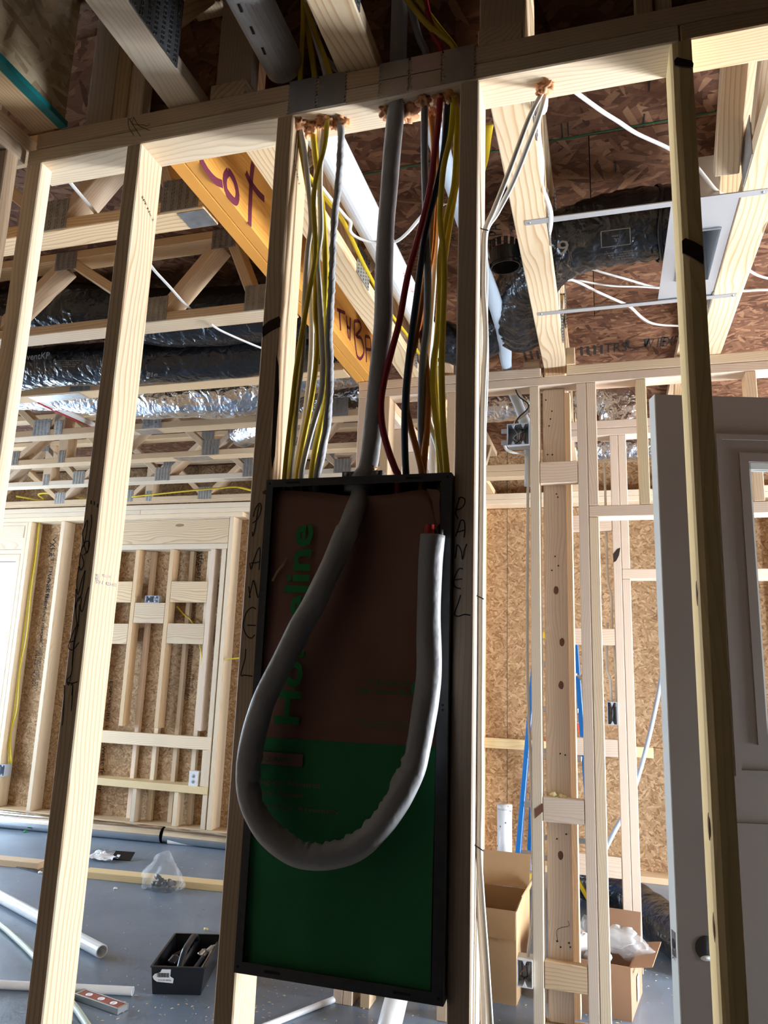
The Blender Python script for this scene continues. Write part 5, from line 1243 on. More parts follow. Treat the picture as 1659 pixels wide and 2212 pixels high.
# ================================================================== DOOR SLAB LEANING IN THE HALL
ds = structure('door_1', (0.147, 0.79, 0)) if False else thing('door_slab', 'unhung primed door with a shade-toned face and a glass light standing in the hall', 'door', (0.59, 0.92, 0))
d0 = Vector((0.147, 0.789, 0)); dd = Vector((0.301, 0.085, 0)).normalized(); dn = Vector((-dd.y, dd.x, 0))
DWID, DTH, DHT = 0.914, 0.0445, 2.03
def door_box(name, u0, u1, z0, z1, n0, n1, material, ch=0.0, parent=None):
    c = d0 + dd * (u0 + u1) / 2 + dn * (n0 + n1) / 2 + Vector((0, 0, (z0 + z1) / 2))
    return add(name, box_mesh(u1 - u0, n1 - n0, z1 - z0, ch), material, parent or ds, frame_matrix(dd, dn, Vector((0, 0, 1)), c))
lu0, lu1, lz0, lz1 = 0.246, 0.668, 1.13, 1.845
door_box('stile', 0.003, lu0, 0.012, DHT, 0.0, DTH, 'door_shaded'); door_box('stile', lu1, DWID, 0.012, DHT, 0.0, DTH, 'door_shaded')
door_box('rail', lu0, lu1, lz1, DHT, 0.0, DTH, 'door_shaded'); door_box('rail', lu0, lu1, 0.012, lz0, 0.0, DTH, 'door_shaded')
door_box('edge_strip', 0.0, 0.003, 0.012, DHT, 0.001, DTH - 0.001, 'door_edge')
# raised moulding around the glass
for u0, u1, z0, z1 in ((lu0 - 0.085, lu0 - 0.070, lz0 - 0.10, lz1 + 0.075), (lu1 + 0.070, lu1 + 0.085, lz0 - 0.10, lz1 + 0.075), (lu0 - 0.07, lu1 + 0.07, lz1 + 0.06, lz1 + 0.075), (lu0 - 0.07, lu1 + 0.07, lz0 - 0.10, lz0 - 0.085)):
    door_box('moulding', u0, u1, z0, z1, -0.006, 0.0, 'door_shaded', 0.002)
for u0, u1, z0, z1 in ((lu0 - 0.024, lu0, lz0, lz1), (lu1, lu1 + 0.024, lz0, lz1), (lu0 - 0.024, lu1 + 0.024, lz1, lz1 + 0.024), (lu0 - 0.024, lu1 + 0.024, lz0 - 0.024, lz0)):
    door_box('glass_stop', u0, u1, z0, z1, -0.004, 0.0, 'door_shaded', 0.0015)
for u0, u1, z0, z1 in ((lu0 - 0.0, lu0 + 0.012, lz0, lz1), (lu0, lu1, lz1 - 0.018, lz1)):
    door_box('glass_edge', u0, u1, z0, z1, 0.012, DTH - 0.006, 'door_edge')
door_box('glass', lu0 + 0.012, lu1, lz0, lz1 - 0.018, 0.020, 0.024, 'glass')
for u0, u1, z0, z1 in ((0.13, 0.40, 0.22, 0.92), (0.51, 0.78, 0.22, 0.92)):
    pn = door_box('lower_panel', u0, u1, z0, z1, -0.005, 0.0, 'door_shaded', 0.003)
# knob bore and latch mortise
bz = at_y(1525, 2050, 0.80).z
bu = (at_y(1525, 2050, 0.82).x - d0.x) / dd.x
for n0, n1 in ((-0.0012, 0.0005),):
    c = d0 + dd * max(0.06, bu) + Vector((0, 0, bz))
    tube('knob_bore', ds, [c + dn * n0, c + dn * n1], 0.027, material='hole_dark', n=28, per=1, side=(0, 0, 1))
    c2 = c + Vector((0, 0, -0.022)); 
    tube('bore_light', ds, [c2 + dn * (n0 - 0.0006) , c2 + dn * n0], 0.016, 0.006, material='door_edge', n=20, per=1, side=(dd.x, dd.y, 0))
zl0, zl1 = bz - 0.028, bz + 0.028
door_box('latch_mortise', -0.0012, 0.0002, zl0, zl1, 0.010, 0.034, 'door_shaded')
c = d0 + dn * 0.022 + Vector((0, 0, bz)); tube('latch_hole', ds, [c - dd * 0.0018, c - dd * 0.0008], 0.011, material='hole_dark', n=18, per=1, side=(0, 0, 1))
lettering('printed_mark', ds, 'DR', d0 - dd * 0.0013 + dn * 0.034 + Vector((0, 0, 0.60)), -dn, (0, 0, 1), 0.03, 'print_black', 0.02)

# ================================================================== WIRE BOXES AND OUTLETS
def gang_box(label, x0, x1, z0, z1, y0, depth, wires, material='plastic_box', rows=True, ears='left', cat='junction box', seed=1):
    o = thing('junction_box', label, cat, ((x0 + x1) / 2, y0 + depth / 2, z0), 'plastic wiring boxes')
    t = 0.003
    lumber('box_back', o, x0, x1, y0 + depth - t, y0 + depth, z0, z1, material, ch=0)
    lumber('box_side', o, x0, x0 + t, y0, y0 + depth - t, z0, z1, material, ch=0); lumber('box_side', o, x1 - t, x1, y0, y0 + depth - t, z0, z1, material, ch=0)
    lumber('box_side', o, x0 + t, x1 - t, y0, y0 + depth - t, z0, z0 + t, material, ch=0); lumber('box_side', o, x0 + t, x1 - t, y0, y0 + depth - t, z1 - t, z1, material, ch=0)
    w = x1 - x0
    for fx in ((0.28, 0.72) if rows else (0.5,)):
        for zz, s in ((z0 + t, 1), (z1 - t, -1)):
            xx = x0 + w * fx
            add('screw_post', mesh_from([(xx - 0.008, y0, zz), (xx + 0.008, y0, zz), (xx, y0, zz + s * 0.016), (xx - 0.008, y0 + depth - t, zz), (xx + 0.008, y0 + depth - t, zz), (xx, y0 + depth - t, zz + s * 0.016)], [(0, 1, 2), (3, 5, 4), (0, 3, 4, 1), (1, 4, 5, 2), (2, 5, 3, 0)]), material, o)
    if ears == 'left':
        for zz in (z1 - 0.028, z0 + 0.014):
            lumber('nail_ear', o, x0 - 0.024, x0, y0 + 0.006, y0 + 0.012, zz - 0.010, zz + 0.010, material, ch=0.002)
    random.seed(seed)
    for k in range(wires):
        mt = ('cable_white', 'cable_black', 'copper', 'cable_black', 'copper', 'cable_white')[k % 6]
        a = Vector((x0 + w * random.uniform(0.2, 0.8), y0 + depth * 0.7, z0 + t + (z1 - z0) * random.uniform(0.06, 0.2)))
        c = Vector((x0 + w * random.uniform(0.2, 0.85), y0 + depth * random.uniform(0.15, 0.5), (z0 + z1) / 2 + 0.02 * random.uniform(-1, 1)))
        d = Vector((x0 + w * random.uniform(0.25, 0.8), y0 + depth * 0.6, z1 - (z1 - z0) * random.uniform(0.1, 0.25)))
        tube('wire', o, [a, c, d], 0.0016, material=mt, n=5, per=5)
    return o
a_, b_ = at_y(1088, 966, Y2), at_y(1142, 916, Y2)
gang_box('open two-gang wire box high on the middle wall, wires coiled inside', -0.372, -0.2800, at_y(1115, 963, Y2).z, at_y(1115, 917, Y2).z, Y2 - 0.012, 0.075, 8, seed=3)
gang_box('small wire box low on the middle wall beside the cardboard box', -0.336, -0.2800, at_y(1140, 2132, Y2).z, at_y(1140, 2072, Y2).z, Y2 - 0.012, 0.07, 6, 'plastic_white', False, 'none', seed=5)
zb_ = at_y(1325, 1566, Y2B)
gang_box('closed-back wire box on the inner wall studs with two white cables', 0.000, 0.0452, at_y(1325, 1566, Y2B).z, at_y(1325, 1516, Y2B).z, Y2B - 0.01, 0.07, 4, 'plastic_box', False, 'none', seed=6)
gang_box('small grey box sitting on a block inside the niche framing', at_y(313, 1296, Y3).x, at_y(342, 1296, Y3).x, at_y(325, 1302, Y3).z + 0.002, at_y(325, 1287, Y3).z, Y3 + 0.002, 0.05, 2, 'plastic_box', True, 'none', seed=7)
gang_box('grey outlet box low on the back wall under the yellow cables', -4.779, -4.72, at_y(14, 1677, Y3).z, at_y(14, 1652, Y3).z, Y3 - 0.012, 0.075, 2, 'plastic_box', False, 'none', seed=8)
run_cable('white cable entering the inner wall wire box, curved one', [at_y(1312, 1345, Y2B + 0.05), at_y(1311, 1440, Y2B + 0.03), at_y(1318, 1470, Y2B + 0.02), at_y(1322, 1527, Y2B + 0.02)], 0.006, 0.004, group='cables on the inner wall')
run_cable('white cable entering the inner wall wire box, straight one', [at_y(1306, 1000, Y2B + 0.05), at_y(1309, 1130, Y2B + 0.06), at_y(1313, 1250, Y2B + 0.05), at_y(1321, 1290, Y2B + 0.045), at_y(1322, 1350, Y2B + 0.045), at_y(1330, 1440, Y2B + 0.03), at_y(1331, 1527, Y2B + 0.02)], 0.006, 0.004, group='cables on the inner wall')
run_cable('white cable leaving the bottom of the high two-gang wire box', [at_y(1090, 962, Y2 - 0.004), at_y(1095, 972, Y2), at_y(1110, 978, Y2 + 0.005), at_y(1130, 982, Y2 + 0.03), at_y(1139, 992, Y2 + 0.05), at_y(1141, 1030, Y2 + 0.05), at_y(1140, 1100, Y2 + 0.05), at_y(1139, 1300, Y2 + 0.05), at_y(1140, 1480, Y2 + 0.05), at_y(1148, 1700, Y2 + 0.05), at_y(1152, 1950, Y2 + 0.05), at_y(1142, 2050, Y2 + 0.03), at_y(1140, 2075, Y2 + 0.02)], 0.006, 0.004, group='cables on the middle wall')
run_cable('black cable falling from the middle wall plate into the high wire box', [at_y(1111, 832, Y2 + 0.03), at_y(1120, 855, Y2 + 0.02), at_y(1140, 872, Y2 + 0.02), at_y(1139, 884, Y2 + 0.02), at_y(1122, 900, Y2 + 0.03), at_y(1114, 912, Y2 + 0.03), at_y(1112, 926, Y2 + 0.03)], 0.003, 0.002, 'cable_black', 'black_cable', group='cables on the middle wall')
run_cable('white cable falling from the middle wall plate into the high wire box', [at_y(1114, 830, Y2 + 0.04), at_y(1126, 856, Y2 + 0.04), at_y(1141, 876, Y2 + 0.04), at_y(1136, 894, Y2 + 0.04), at_y(1116, 908, Y2 + 0.04), at_y(1108, 924, Y2 + 0.04)], 0.005, 0.003, group='cables on the middle wall')
# small white receptacle plate at the foot of the niche
rc = thing('outlet_plate', 'white wall outlet standing on the lower rail of the niche', 'outlet', at_y(420, 1698, Y3))
x0, x1 = at_y(409, 1680, Y3).x, at_y(428, 1680, Y3).x; z0, z1 = at_y(418, 1699, Y3).z, at_y(418, 1665, Y3).z
lumber('cover', rc, x0, x1, Y3 - 0.008, Y3 + 0.03, z0, z1, 'plastic_white', ch=0.003)
for zz in (0.33, 0.68):
    zc = z0 + (z1 - z0) * zz; xm = (x0 + x1) / 2
    tube('socket', rc, [(xm, Y3 - 0.0105, zc), (xm, Y3 - 0.008, zc)], 0.014, material='plastic_box', n=16, per=1)
    for s in (-1, 1): lumber('slot', rc, xm + s * 0.005 - 0.0012, xm + s * 0.005 + 0.0012, Y3 - 0.0112, Y3 - 0.0104, zc - 0.004, zc + 0.005, 'hole_dark', ch=0)

# ================================================================== BEYOND THE MIDDLE WALL
GP = 'white plastic pipes'
vp = thing('stub_pipe', 'capped white pipe standing before the far sheathing, speckled dark', 'pipe', at_z(1090, 1945, 0))
pb = at_y(1090, 1760, 3.45); yb = 3.45
tube('pipe', vp, [(pb.x, yb, 0.0), (pb.x, yb, at_y(1090, 1748, 3.45).z)], 0.044, material='pvc', n=24, per=1, side=(1, 0, 0))
tube('cap', vp, [(pb.x, yb, at_y(1090, 1748, 3.45).z), (pb.x, yb, at_y(1090, 1738, 3.45).z)], 0.046, material='pvc', n=24, per=1)
random.seed(4)
for k in range(14):
    an = random.uniform(math.pi * 1.1, math.pi * 1.9); z = random.uniform(0.05, 0.55)
    blob('dirt_speck', vp, (pb.x + 0.0442 * math.cos(an), yb + 0.0442 * math.sin(an), z), 0.003, 0.003, 0.005, 'bark', 0.3, k, 1)
def vpipe(label, px0, px1, py0, py1, y, mat_='pvc'):
    a = at_y((px0 + px1) / 2, py0, y); r = (at_y(px1, py0, y).x - at_y(px0, py0, y).x) / 2
    o = thing('drain_pipe', label, 'pipe', (a.x, y, 0), GP)
    tube('pipe', o, [(a.x, y, 0.0), (a.x, y, ZS - 0.1)], r, material=mat_, n=20, per=1)
    tube('coupling', o, [(a.x, y, 1.9), (a.x, y, 1.96)], r * 1.12, material=mat_, n=20, per=1)
    return o
vpipe('white vertical pipe behind the right cable bunch and below the panel', 929, 950, 900, 1030, Y2 + 0.145)
vpipe('slim white vertical pipe against the right panel stud, behind it', 979, 985, 850, 1030, Y2 + 0.05)
wt = thing('waste_pipe', 'leaning white waste pipe below the breaker panel', 'pipe', at_y(840, 2212, 1.3))
tube('pipe', wt, [at_y(858, 2150, 1.66), at_y(820, 2300, 1.45)], 0.042, material='pvc', n=24, per=1, side=(1, 0, 0))
tube('coupling', wt, [at_y(832, 2252, 1.52), at_y(820, 2300, 1.45)], 0.047, material='pvc', n=24, per=1, side=(1, 0, 0))
run_cable('grey-blue plastic tubing rising past the inner wall toward the door', [at_y(1300, 1850, 3.5), at_y(1325, 1800, 3.5), at_y(1352, 1750, 3.55), at_y(1378, 1680, 3.6), at_y(1400, 1600, 3.65), at_y(1420, 1510, 3.7), at_y(1432, 1440, 3.75)], 0.013, 0.013, 'tube_grey_blue', 'plastic_tubing')
bd = duct('flex_duct', 'black duct lying on the floor behind the inner wall', [at_z(1300, 1915, 0.10) + Vector((-0.1, 0.1, 0)), at_z(1345, 1935, 0.10), at_z(1400, 1970, 0.10), at_z(1460, 2020, 0.10), at_z(1520, 2065, 0.10)], 0.10, 'duct_black', 21)

# step ladder
ld = thing('step_ladder', 'blue and yellow step ladder standing behind the middle wall', 'ladder', (-0.33, 3.35, 0))
fl_, fr_ = Vector((-0.52, 3.20, 0.0)), Vector((-0.085, 3.20, 0.0)); tl_, tr_ = Vector((-0.405, 3.42, 1.47)), Vector((-0.175, 3.42, 1.47))
bl_, br_ = Vector((-0.50, 3.80, 0.0)), Vector((-0.10, 3.80, 0.0))
for a, b in ((fl_, tl_), (fr_, tr_)): bar('front_rail', ld, a, b, 0.028, 0.07, 'ladder_blue', up=(0, 1, 0), ch=0.003)
for a, b in ((bl_, tl_ + Vector((0.01, 0.04, 0))), (br_, tr_ + Vector((-0.01, 0.04, 0)))): bar('rear_rail', ld, a, b, 0.024, 0.05, 'ladder_blue', up=(0, 1, 0), ch=0.003)
for k in range(1, 6):
    t_ = k / 5.6; a, b = fl_.lerp(tl_, t_), fr_.lerp(tr_, t_)
    bar('step', ld, a + Vector((0.012, 0, 0)), b - Vector((0.012, 0, 0)), 0.075, 0.028, 'aluminium', ch=0.002)
    if k in (1, 3):
        a2, b2 = bl_.lerp(tl_, t_), br_.lerp(tr_, t_); bar('cross_bar', ld, a2, b2, 0.02, 0.03, 'aluminium', ch=0.002)
lumber('top_cap', ld, -0.42, -0.16, 3.36, 3.50, 1.465, 1.505, 'ladder_yellow', ch=0.006)
stroke('printed_warning', ld, [[(-0.40, 3.359, 1.485), (-0.37, 3.359, 1.485)], [(-0.25, 3.359, 1.48), (-0.21, 3.359, 1.48)]], 0.004, 'print_black', (0, 1, 0))
for a in (fl_, fr_):
    bar('foot_brace', ld, a + Vector((0, 0, 0.02)), a + Vector((0.12 if a.x < -0.3 else -0.12, 0.05, 0.20)), 0.02, 0.045, 'ladder_yellow', up=(0, 1, 0), ch=0.002)
    bar('foot', ld, a + Vector((-0.02, 0, 0.015)), a + Vector((0.03, 0, 0.015)), 0.08, 0.03, 'ladder_yellow', ch=0.003)
for a, b in ((fl_, bl_), (fr_, br_)):
    bar('spreader', ld, a.lerp(tl_ if a.x < -0.3 else tr_, 0.45), b.lerp(tl_ if a.x < -0.3 else tr_, 0.45), 0.006, 0.022, 'aluminium', ch=0)
# pair of pliers hanging on a rung
pg = thing('pliers', 'steel pliers resting on a rung of the blue ladder', 'pliers', at_y(1258, 1470, 3.30))
p0_ = at_y(1246, 1458, 3.24)
for s in (-1, 1):
    tube('handle', pg, [p0_, p0_ + Vector((0.03, 0, -0.025 + 0.006 * s)), p0_ + Vector((0.075, 0, -0.075 + 0.014 * s))], 0.007, 0.005, 'galvanized_shiny', n=8)
tube('jaw', pg, [p0_ + Vector((-0.035, 0, 0.012)), p0_], 0.011, 0.006, 'galvanized', n=8)

# cardboard boxes
def carton(name, label, o0, ex, ey, h, material, flaps, group=None):
    """open-topped box; o0 floor corner, ex, ey edge vectors, flaps list of (edge index, angle, length)"""
    ex, ey = Vector(ex), Vector(ey); o0 = Vector(o0); up = Vector((0, 0, h))
    o = thing(name, label, 'box', o0 + (ex + ey) / 2, group)
    C = [o0, o0 + ex, o0 + ex + ey, o0 + ey]; th = 0.005
    ctr = o0 + (ex + ey) / 2
    for k in range(4):
        a, b = C[k], C[(k + 1) % 4]; d = (b - a).normalized(); nrm = Vector((d.y, -d.x, 0))
        c = (a + b) / 2 + up / 2 - nrm * th / 2
        add('side_panel', box_mesh((b - a).length, th, h, 0), material, o, frame_matrix(d, -nrm, Vector((0, 0, 1)) if True else None, c))
    add('base_panel', box_mesh(ex.length - 0.012, ey.length - 0.012, th, 0), material, o, frame_matrix(ex.normalized(), ey.normalized(), Vector((0, 0, 1)), ctr + Vector((0, 0, th / 2 + 0.001))))
    for k, ang, ln in flaps:
        a, b = C[k], C[(k + 1) % 4]; d = (b - a).normalized(); nrm = Vector((d.y, -d.x, 0))
        f = (nrm * math.cos(ang) + Vector((0, 0, 1)) * math.sin(ang)).normalized(); zz = d.cross(f)
        c = (a + b) / 2 + up + f * (ln / 2 + 0.001)
        add('flap', box_mesh((b - a).length - 0.004, ln, 0.004, 0), material, o, frame_matrix(d, f, zz, c))
    return o
carton('cardboard_box', 'tall open tan cardboard box right of the panel, flaps up', (-0.60, 1.95, 0), (0.235, -0.01, 0), (0.02, 0.34, 0), 0.335, 'cardboard_tan', ((0, -1.45, 0.10), (1, 1.2, 0.06), (2, 1.15, 0.14), (3, 1.3, 0.1)), 'cardboard boxes')
b2 = carton('cardboard_box', 'brown cardboard box full of plastic scrap left of the door', (-0.155, 1.98, 0), (0.215, -0.02, 0), (0.05, 0.30, 0), 0.185, 'cardboard_brown', ((1, 0.2, 0.08), (2, 0.9, 0.12), (3, 0.6, 0.1)), 'cardboard boxes')
pl_ = Vector((0.062, 1.958, 0.0)); fx = (Vector((0.05, 0.30, 0))).normalized()
add('shipping_label', box_mesh(0.055, 0.09, 0.0008, 0), 'paper_white', b2, frame_matrix(fx, Vector((0, 0, 1)), fx.cross(Vector((0, 0, 1))), Vector((0.062, 1.96, 0)) + fx * 0.16 + Vector((0.002, 0, 0.065))))
lettering('printed_mark', b2, 'MLBX', Vector((0.0615, 1.962, 0.145)) + fx * 0.04, fx, (0, 0, 1), 0.022, 'print_black', 0.07)
# film and paper in the box
for k, (lab, c, s, m_, rot) in enumerate((('crumpled clear film sheet standing in the brown box', (0.035, 2.10, 0.225), (0.10, 0.05, 0.045), 'plastic_film', 0.3), ('clear bag of parts at the left of the brown box', (-0.09, 2.12, 0.235), (0.05, 0.05, 0.06), 'plastic_film', 0.1), ('folded white paper in the brown box', (-0.115, 2.06, 0.20), (0.055, 0.006, 0.06), 'paper_white', 0.5), ('grey foam scrap in the brown box', (-0.06, 2.05, 0.175), (0.05, 0.04, 0.03), 'plastic_box', 0.0), ('flat white carton piece leaning in the brown box', (0.02, 2.16, 0.225), (0.07, 0.008, 0.04), 'paper_white', -0.4))):
    M = Matrix.Translation(Vector(c)) @ Matrix.Rotation(rot, 4, 'Y') @ Matrix.Rotation(rot, 4, 'Z')
    o = blob('packing_scrap', None, c, *s, m_, 0.5, 30 + k, 3, M); tag(o, lab, 'scrap', 'scrap in the brown box')

# ================================================================== ON THE GREAT ROOM FLOOR
def floor_pipe(name, label, pa, pb, r, material, hollow=True, wall=0.003, group=None, cat='pipe'):
    a = at_z(*pa, r); b = at_z(*pb, r)
    o = thing(name, label, cat, (a + b) / 2, group)
    if hollow: hollow_pipe('pipe_wall', o, a, b, r, wall, material, 28)
    else: tube('pipe_wall', o, [a, b], r, material=material, n=20, per=1, side=(0, 0, 1))
    return o
GM = 'metal duct pipes along the back wall'
floor_pipe('metal_pipe', 'front galvanized duct pipe on the floor, its open end facing right', (-70, 1764), (352, 1803), 0.055, 'galvanized_shiny', True, 0.002, GM, 'duct pipe')
floor_pipe('metal_pipe', 'galvanized duct pipe behind it, running on under the niche to the right', (-70, 1757), (560, 1826), 0.05, 'galvanized_shiny', True, 0.002, GM, 'duct pipe')
floor_pipe('plastic_pipe', 'white plastic pipe on the floor in front of the right duct pipe', (364, 1816), (560, 1832), 0.022, 'pvc', True, 0.003)
GPV = 'white pipes on the slab'
floor_pipe('plastic_pipe', 'thick white plastic pipe pointing right across the slab at the left', (-60, 1905), (220, 2055), 0.027, 'pvc', True, 0.004, GPV)
floor_pipe('plastic_pipe', 'slim white plastic pipe lying over the torpedo level', (-60, 2124), (287, 2141), 0.0155, 'pvc', True, 0.003, GPV)
floor_pipe('plastic_pipe', 'thin white pipe on the slab under the breaker panel', (560, 2222), (726, 2157), 0.011, 'pvc', True, 0.002, GPV)
run_cable('pale green tubing curving along the slab at the lower left', [at_z(a, b, 0.013) for a, b in ((-40, 1975), (0, 1998), (35, 2028), (70, 2062), (110, 2110), (140, 2150), (165, 2180), (195, 2225))], 0.012, 0.012, 'tube_green', 'plastic_tubing')
# boards
for lab, pa, pb, m_ in (('two-by-four on the slab running off the left edge', (-60, 1853), (92, 1868), 'pine'), ('two-by-four on the slab behind the plastic bag', (185, 1885), (520, 1918), 'pine_yellow')):
    a, b = at_z(*pa, T / 2), at_z(*pb, T / 2)
    o = bar('board', None, a, b, W, T, m_); tag(o, lab, 'board', 'loose boards on the slab')
p = at_z(60, 1872, 0.004); o = bar('metal_scrap', None, p + Vector((-0.14, 0, 0)), p + Vector((0.14, -0.06, 0)), 0.035, 0.006, 'plastic_black'); tag(o, 'dark metal strip beside the left board', 'scrap')
# bag of black fittings
bg = thing('plastic_bag', 'clear plastic bag of black fittings on the slab', 'bag', at_z(350, 1925, 0))
pc = at_z(350, 1922, 0)
bm = bmesh.new(); bmesh.ops.create_icosphere(bm, subdivisions=4, radius=1.0)
for v in bm.verts:
    k = 1 + 0.35 * noise.noise(v.co * 2.2 + Vector((4, 1, 0))) + 0.12 * noise.noise(v.co * 7)
    z = max(-0.55, v.co.z); tip = max(0.0, v.co.z)
    v.co = Vector((v.co.x * 0.12 * k * (1 - 0.25 * tip), v.co.y * 0.07 * k * (1 - 0.5 * tip), (z + 0.55) * 0.105 * (1 + 0.25 * k * tip)))
me = bpy.data.meshes.new('bag'); bm.to_mesh(me); bm.free()
for pgn in me.polygons: pgn.use_smooth = True
add('film', me, 'plastic_film', bg, Matrix.Translation(pc))
for k in range(16):
    random.seed(50 + k)
    c = pc + Vector((random.uniform(-0.07, 0.07), random.uniform(-0.03, 0.03), 0.020 + 0.030 * random.random()))
    tube('fitting', bg, [c, c + Vector((random.uniform(-0.03, 0.03), random.uniform(-0.02, 0.02), random.uniform(-0.004, 0.01)))], 0.014, material='plastic_black', n=10, per=1, side=(0, 0, 1))
# crumpled printed wrapper
wp_ = thing('paper_wrapper', 'crumpled black and white printed wrapper on the slab', 'wrapper', at_z(240, 1860, 0))
pc = at_z(222, 1857, 0)
V = []; Fc = []; n_ = 10
for j in range(n_ + 1):
    for i in range(n_ + 1):
        V.append((pc.x - 0.10 + 0.2 * i / n_, pc.y - 0.06 + 0.14 * j / n_, 0.012 + 0.05 * abs(noise.noise(Vector((i * 0.37, j * 0.41, 3))))))
for j in range(n_):
    for i in range(n_):
        a = j * (n_ + 1) + i; Fc.append((a, a + 1, a + n_ + 2, a + n_ + 1))
add('sheet', mesh_from(V, Fc), 'paper_white', wp_)
for k, tx in enumerate(('DAF22', 'TW MOT', 'CYCLA')):
    lettering('printed_line', wp_, tx, (pc.x - 0.05 + 0.05 * k, pc.y - 0.04, 0.052), (0.2, 0.98, 0), (-0.98, 0.2, 0), 0.03, 'print_black', 0.08)
p = at_z(265, 1856, 0.004)
add('black_card', box_mesh(0.13, 0.07, 0.006, 0), 'plastic_black', wp_, Matrix.Translation(p + Vector((0, 0, 0.02))) @ Matrix.Rotation(0.15, 4, 'Z') @ Matrix.Rotation(0.55, 4, 'X'))
# small odds and ends
for lab, px_, py_, s, m_ in (('pale foam crumb beside the open duct pipe', 294, 1815, 0.022, 'foam_yellow'), ('pale foam crumb on the slab behind the tool tote', 445, 2010, 0.012, 'foam_yellow'), ('small white cap lying on the slab left of the plastic bag', 249, 1921, 0.012, 'plastic_white'), ('green scrap near the metal pipes', 54, 1798, 0.014, 'print_green_bright'), ('white scrap on the slab before the left board', 86, 1887, 0.014, 'plastic_white')):
    p = at_z(px_, py_, 0); o = blob('crumb', None, p + Vector((0, 0, s * 0.45)), s, s * 0.8, s * 0.55, m_, 0.5, px_); tag(o, lab, 'debris')

# tool tote
tt = thing('tool_tote', 'black plastic tool tote with a torn barcode sticker on its end', 'tool tote', at_z(380, 2145, 0))
f0, f1 = at_z(329, 2148, 0), at_z(433, 2151, 0)
te = (f1 - f0); tw = te.length; te.normalize(); tn = Vector((-te.y, te.x, 0)); TL_, TH_ = 0.34, 0.10
def tote_pt(u, v, z, fl=0.010): # walls lean out a little
    k = fl * z / TH_
    return f0 + te * (u * (tw + 2 * k) - k) + tn * (v * (TL_ + 2 * k) - k) + Vector((0, 0, z))
def slab4(name, P, th, mt, parent):
    nrm = (P[1] - P[0]).cross(P[3] - P[0]).normalized() * th
    V = P + [q_ + nrm for q_ in P]
    return add(name, mesh_from(V, [(3, 2, 1, 0), (4, 5, 6, 7), (0, 1, 5, 4), (1, 2, 6, 5), (2, 3, 7, 6), (3, 0, 4, 7)]), mt, parent)
for (ua, va), (ub, vb) in (((0, 0), (1, 0)), ((1, 0), (1, 1)), ((1, 1), (0, 1)), ((0, 1), (0, 0))):
    slab4('tote_wall', [tote_pt(ua, va, 0.002), tote_pt(ub, vb, 0.002), tote_pt(ub, vb, TH_), tote_pt(ua, va, TH_)], -0.003, 'tote_black', tt)
    a, b = tote_pt(ua, va, TH_), tote_pt(ub, vb, TH_); bar('rim', tt, a, b, 0.010, 0.006, 'tote_black', ch=0.001)
slab4('tote_floor', [tote_pt(0, 0, 0.002), tote_pt(1, 0, 0.002), tote_pt(1, 1, 0.002), tote_pt(0, 1, 0.002)], 0.003, 'tote_black', tt)
hm = [tote_pt(0.5, v, z) for v, z in ((0.04, 0.05), (0.10, TH_ - 0.01), (0.26, TH_ + 0.025), (0.5, TH_ + 0.030), (0.74, TH_ + 0.025), (0.90, TH_ - 0.01), (0.96, 0.05))]
tube('handle', tt, hm, 0.013, 0.010, 'tote_black', n=10, per=5, side=tuple(te))
slab4('divider', [tote_pt(0.49, 0.03, 0.004), tote_pt(0.49, 0.97, 0.004), tote_pt(0.49, 0.97, TH_ - 0.01), tote_pt(0.49, 0.03, TH_ - 0.01)], 0.012, 'tote_black', tt)
st = [tote_pt(u, 0, z) - tn * 0.002 for u, z in ((0.02, 0.065), (0.06, 0.075), (0.17, 0.082), (0.20, 0.093), (0.37, 0.093), (0.36, 0.068), (0.43, 0.060), (0.42, 0.043), (0.10, 0.047), (0.04, 0.055))]
add('sticker', mesh_from(st, [tuple(range(len(st)))[::-1]]), 'paper_white', tt)
for k in range(9):
    u = 0.12 + 0.026 * k
    slab4('barcode_line', [tote_pt(u, 0, 0.064) - tn * 0.0032, tote_pt(u + 0.012 + 0.004 * (k % 2), 0, 0.064) - tn * 0.0032, tote_pt(u + 0.012 + 0.004 * (k % 2), 0, 0.080) - tn * 0.0032, tote_pt(u, 0, 0.080) - tn * 0.0032], 0.0002, 'print_black', tt)
lettering('sticker_text', tt, '0 41293 80026', tote_pt(0.13, 0, 0.051) - tn * 0.0028, te, (0, 0, 1), 0.008, 'print_black', 0.05)
random.seed(12)
tl_specs = (('black_fitting', 'black pipe elbow in the left half of the tote', (0.25, 0.25), (0.30, 0.34), 0.020, 'plastic_black'), ('socket', 'chrome socket in the right half of the tote', (0.70, 0.55), (0.76, 0.62), 0.015, 'galvanized_shiny'), ('screwdriver', 'blue-handled screwdriver lying in the tote', (0.72, 0.12), (0.80, 0.50), 0.009, 'cable_blue'), ('pry_tool', 'steel pry tool leaning in the right half of the tote', (0.86, 0.10), (0.90, 0.85), 0.006, 'galvanized'), ('plug', 'white plastic plug in the back of the tote', (0.80, 0.74), (0.88, 0.80), 0.011, 'plastic_white'), ('dark_pliers', 'dark pliers in the left half of the tote', (0.12, 0.55), (0.34, 0.70), 0.009, 'plastic_black'))
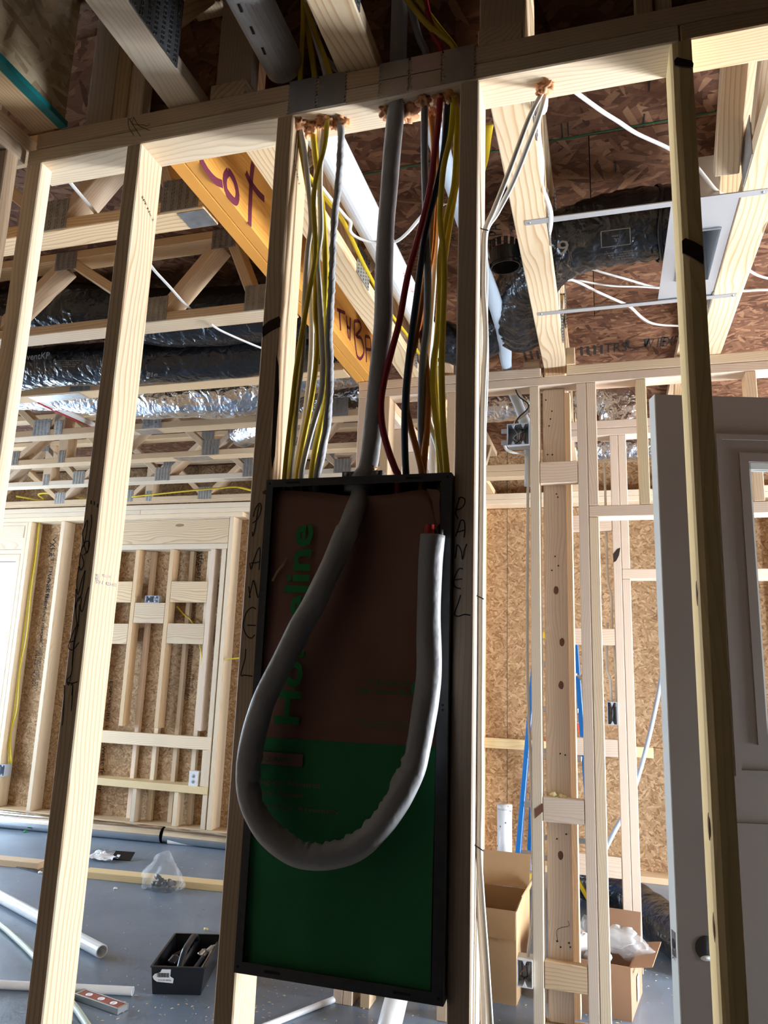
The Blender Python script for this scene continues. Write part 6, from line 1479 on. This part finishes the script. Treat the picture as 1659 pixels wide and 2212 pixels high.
for nm, lab, a, b, r_, m_ in tl_specs:
    o = thing(nm, lab, 'tool', tote_pt(*a, 0.02), 'tools in the tote')
    pa, pb2 = tote_pt(*a, 0.02 + r_ + 0.035), tote_pt(*b, 0.02 + r_ + 0.045)
    tube('shaft', o, [pa, pa.lerp(pb2, 0.5), pb2], r_, material=m_, n=12, per=3, side=(0, 0, 1))
    tube('tip', o, [pb2, pb2 + (pb2 - pa) * 0.35], r_ * 0.55, material='galvanized' if nm != 'plug' else 'plastic_white', n=8, per=1, side=(0, 0, 1))
# torpedo level
lv = thing('torpedo_level', 'small red and silver torpedo level on the slab', 'level', at_z(225, 2165, 0))
la, lb = at_z(172, 2147, 0.012), at_z(266, 2180, 0.012)
dl = (lb - la).normalized(); ln_ = Vector((-dl.y, dl.x, 0)); mid_ = (la + lb) / 2; Ll = (lb - la).length
add('body', box_mesh(Ll * 0.94, 0.040, 0.018, 0.002), 'level_red', lv, frame_matrix(dl, ln_, Vector((0, 0, 1)), mid_))
for s in (-1, 1): add('rail', box_mesh(Ll, 0.006, 0.022, 0.001), 'aluminium', lv, frame_matrix(dl, ln_, Vector((0, 0, 1)), mid_ + ln_ * 0.023 * s))
for s in (-1, 1): add('end_cap', box_mesh(0.010, 0.044, 0.022, 0.002), 'aluminium', lv, frame_matrix(dl, ln_, Vector((0, 0, 1)), mid_ + dl * (Ll / 2 - 0.006) * s))
for f in (-0.28, 0.0, 0.28):
    c = mid_ + dl * Ll * f; tube('vial_window', lv, [c + Vector((0, 0, 0.0088)), c + Vector((0, 0, 0.0100))], 0.013, material='paper_white', n=18, per=1)
# sawdust and shavings
V = []; Fc = []; random.seed(3)
for k in range(2600):
    zone = random.random()
    if zone < 0.45: x, y = random.gauss(-1.15, 0.45), random.gauss(1.35, 0.5)
    elif zone < 0.75: x, y = random.uniform(-3.6, -0.9), random.uniform(0.6, 3.6)
    else: x, y = random.uniform(-0.7, 0.4), random.uniform(1.9, 3.8)
    if y < 0.15: continue
    s = random.uniform(0.003, 0.009); an = random.uniform(0, 6.28); i = len(V)
    c_, s_ = math.cos(an) * s, math.sin(an) * s
    V += [(x + c_, y + s_, 0.001), (x - s_ * 0.4, y + c_ * 0.4, 0.003), (x - c_, y - s_, 0.0015)]; Fc.append((i, i + 1, i + 2))
sd = add('wood_shavings', mesh_from(V, Fc), 'shavings'); sd['label'] = 'pale wood shavings scattered over the slab'; sd['category'] = 'shavings'; sd['kind'] = 'stuff'
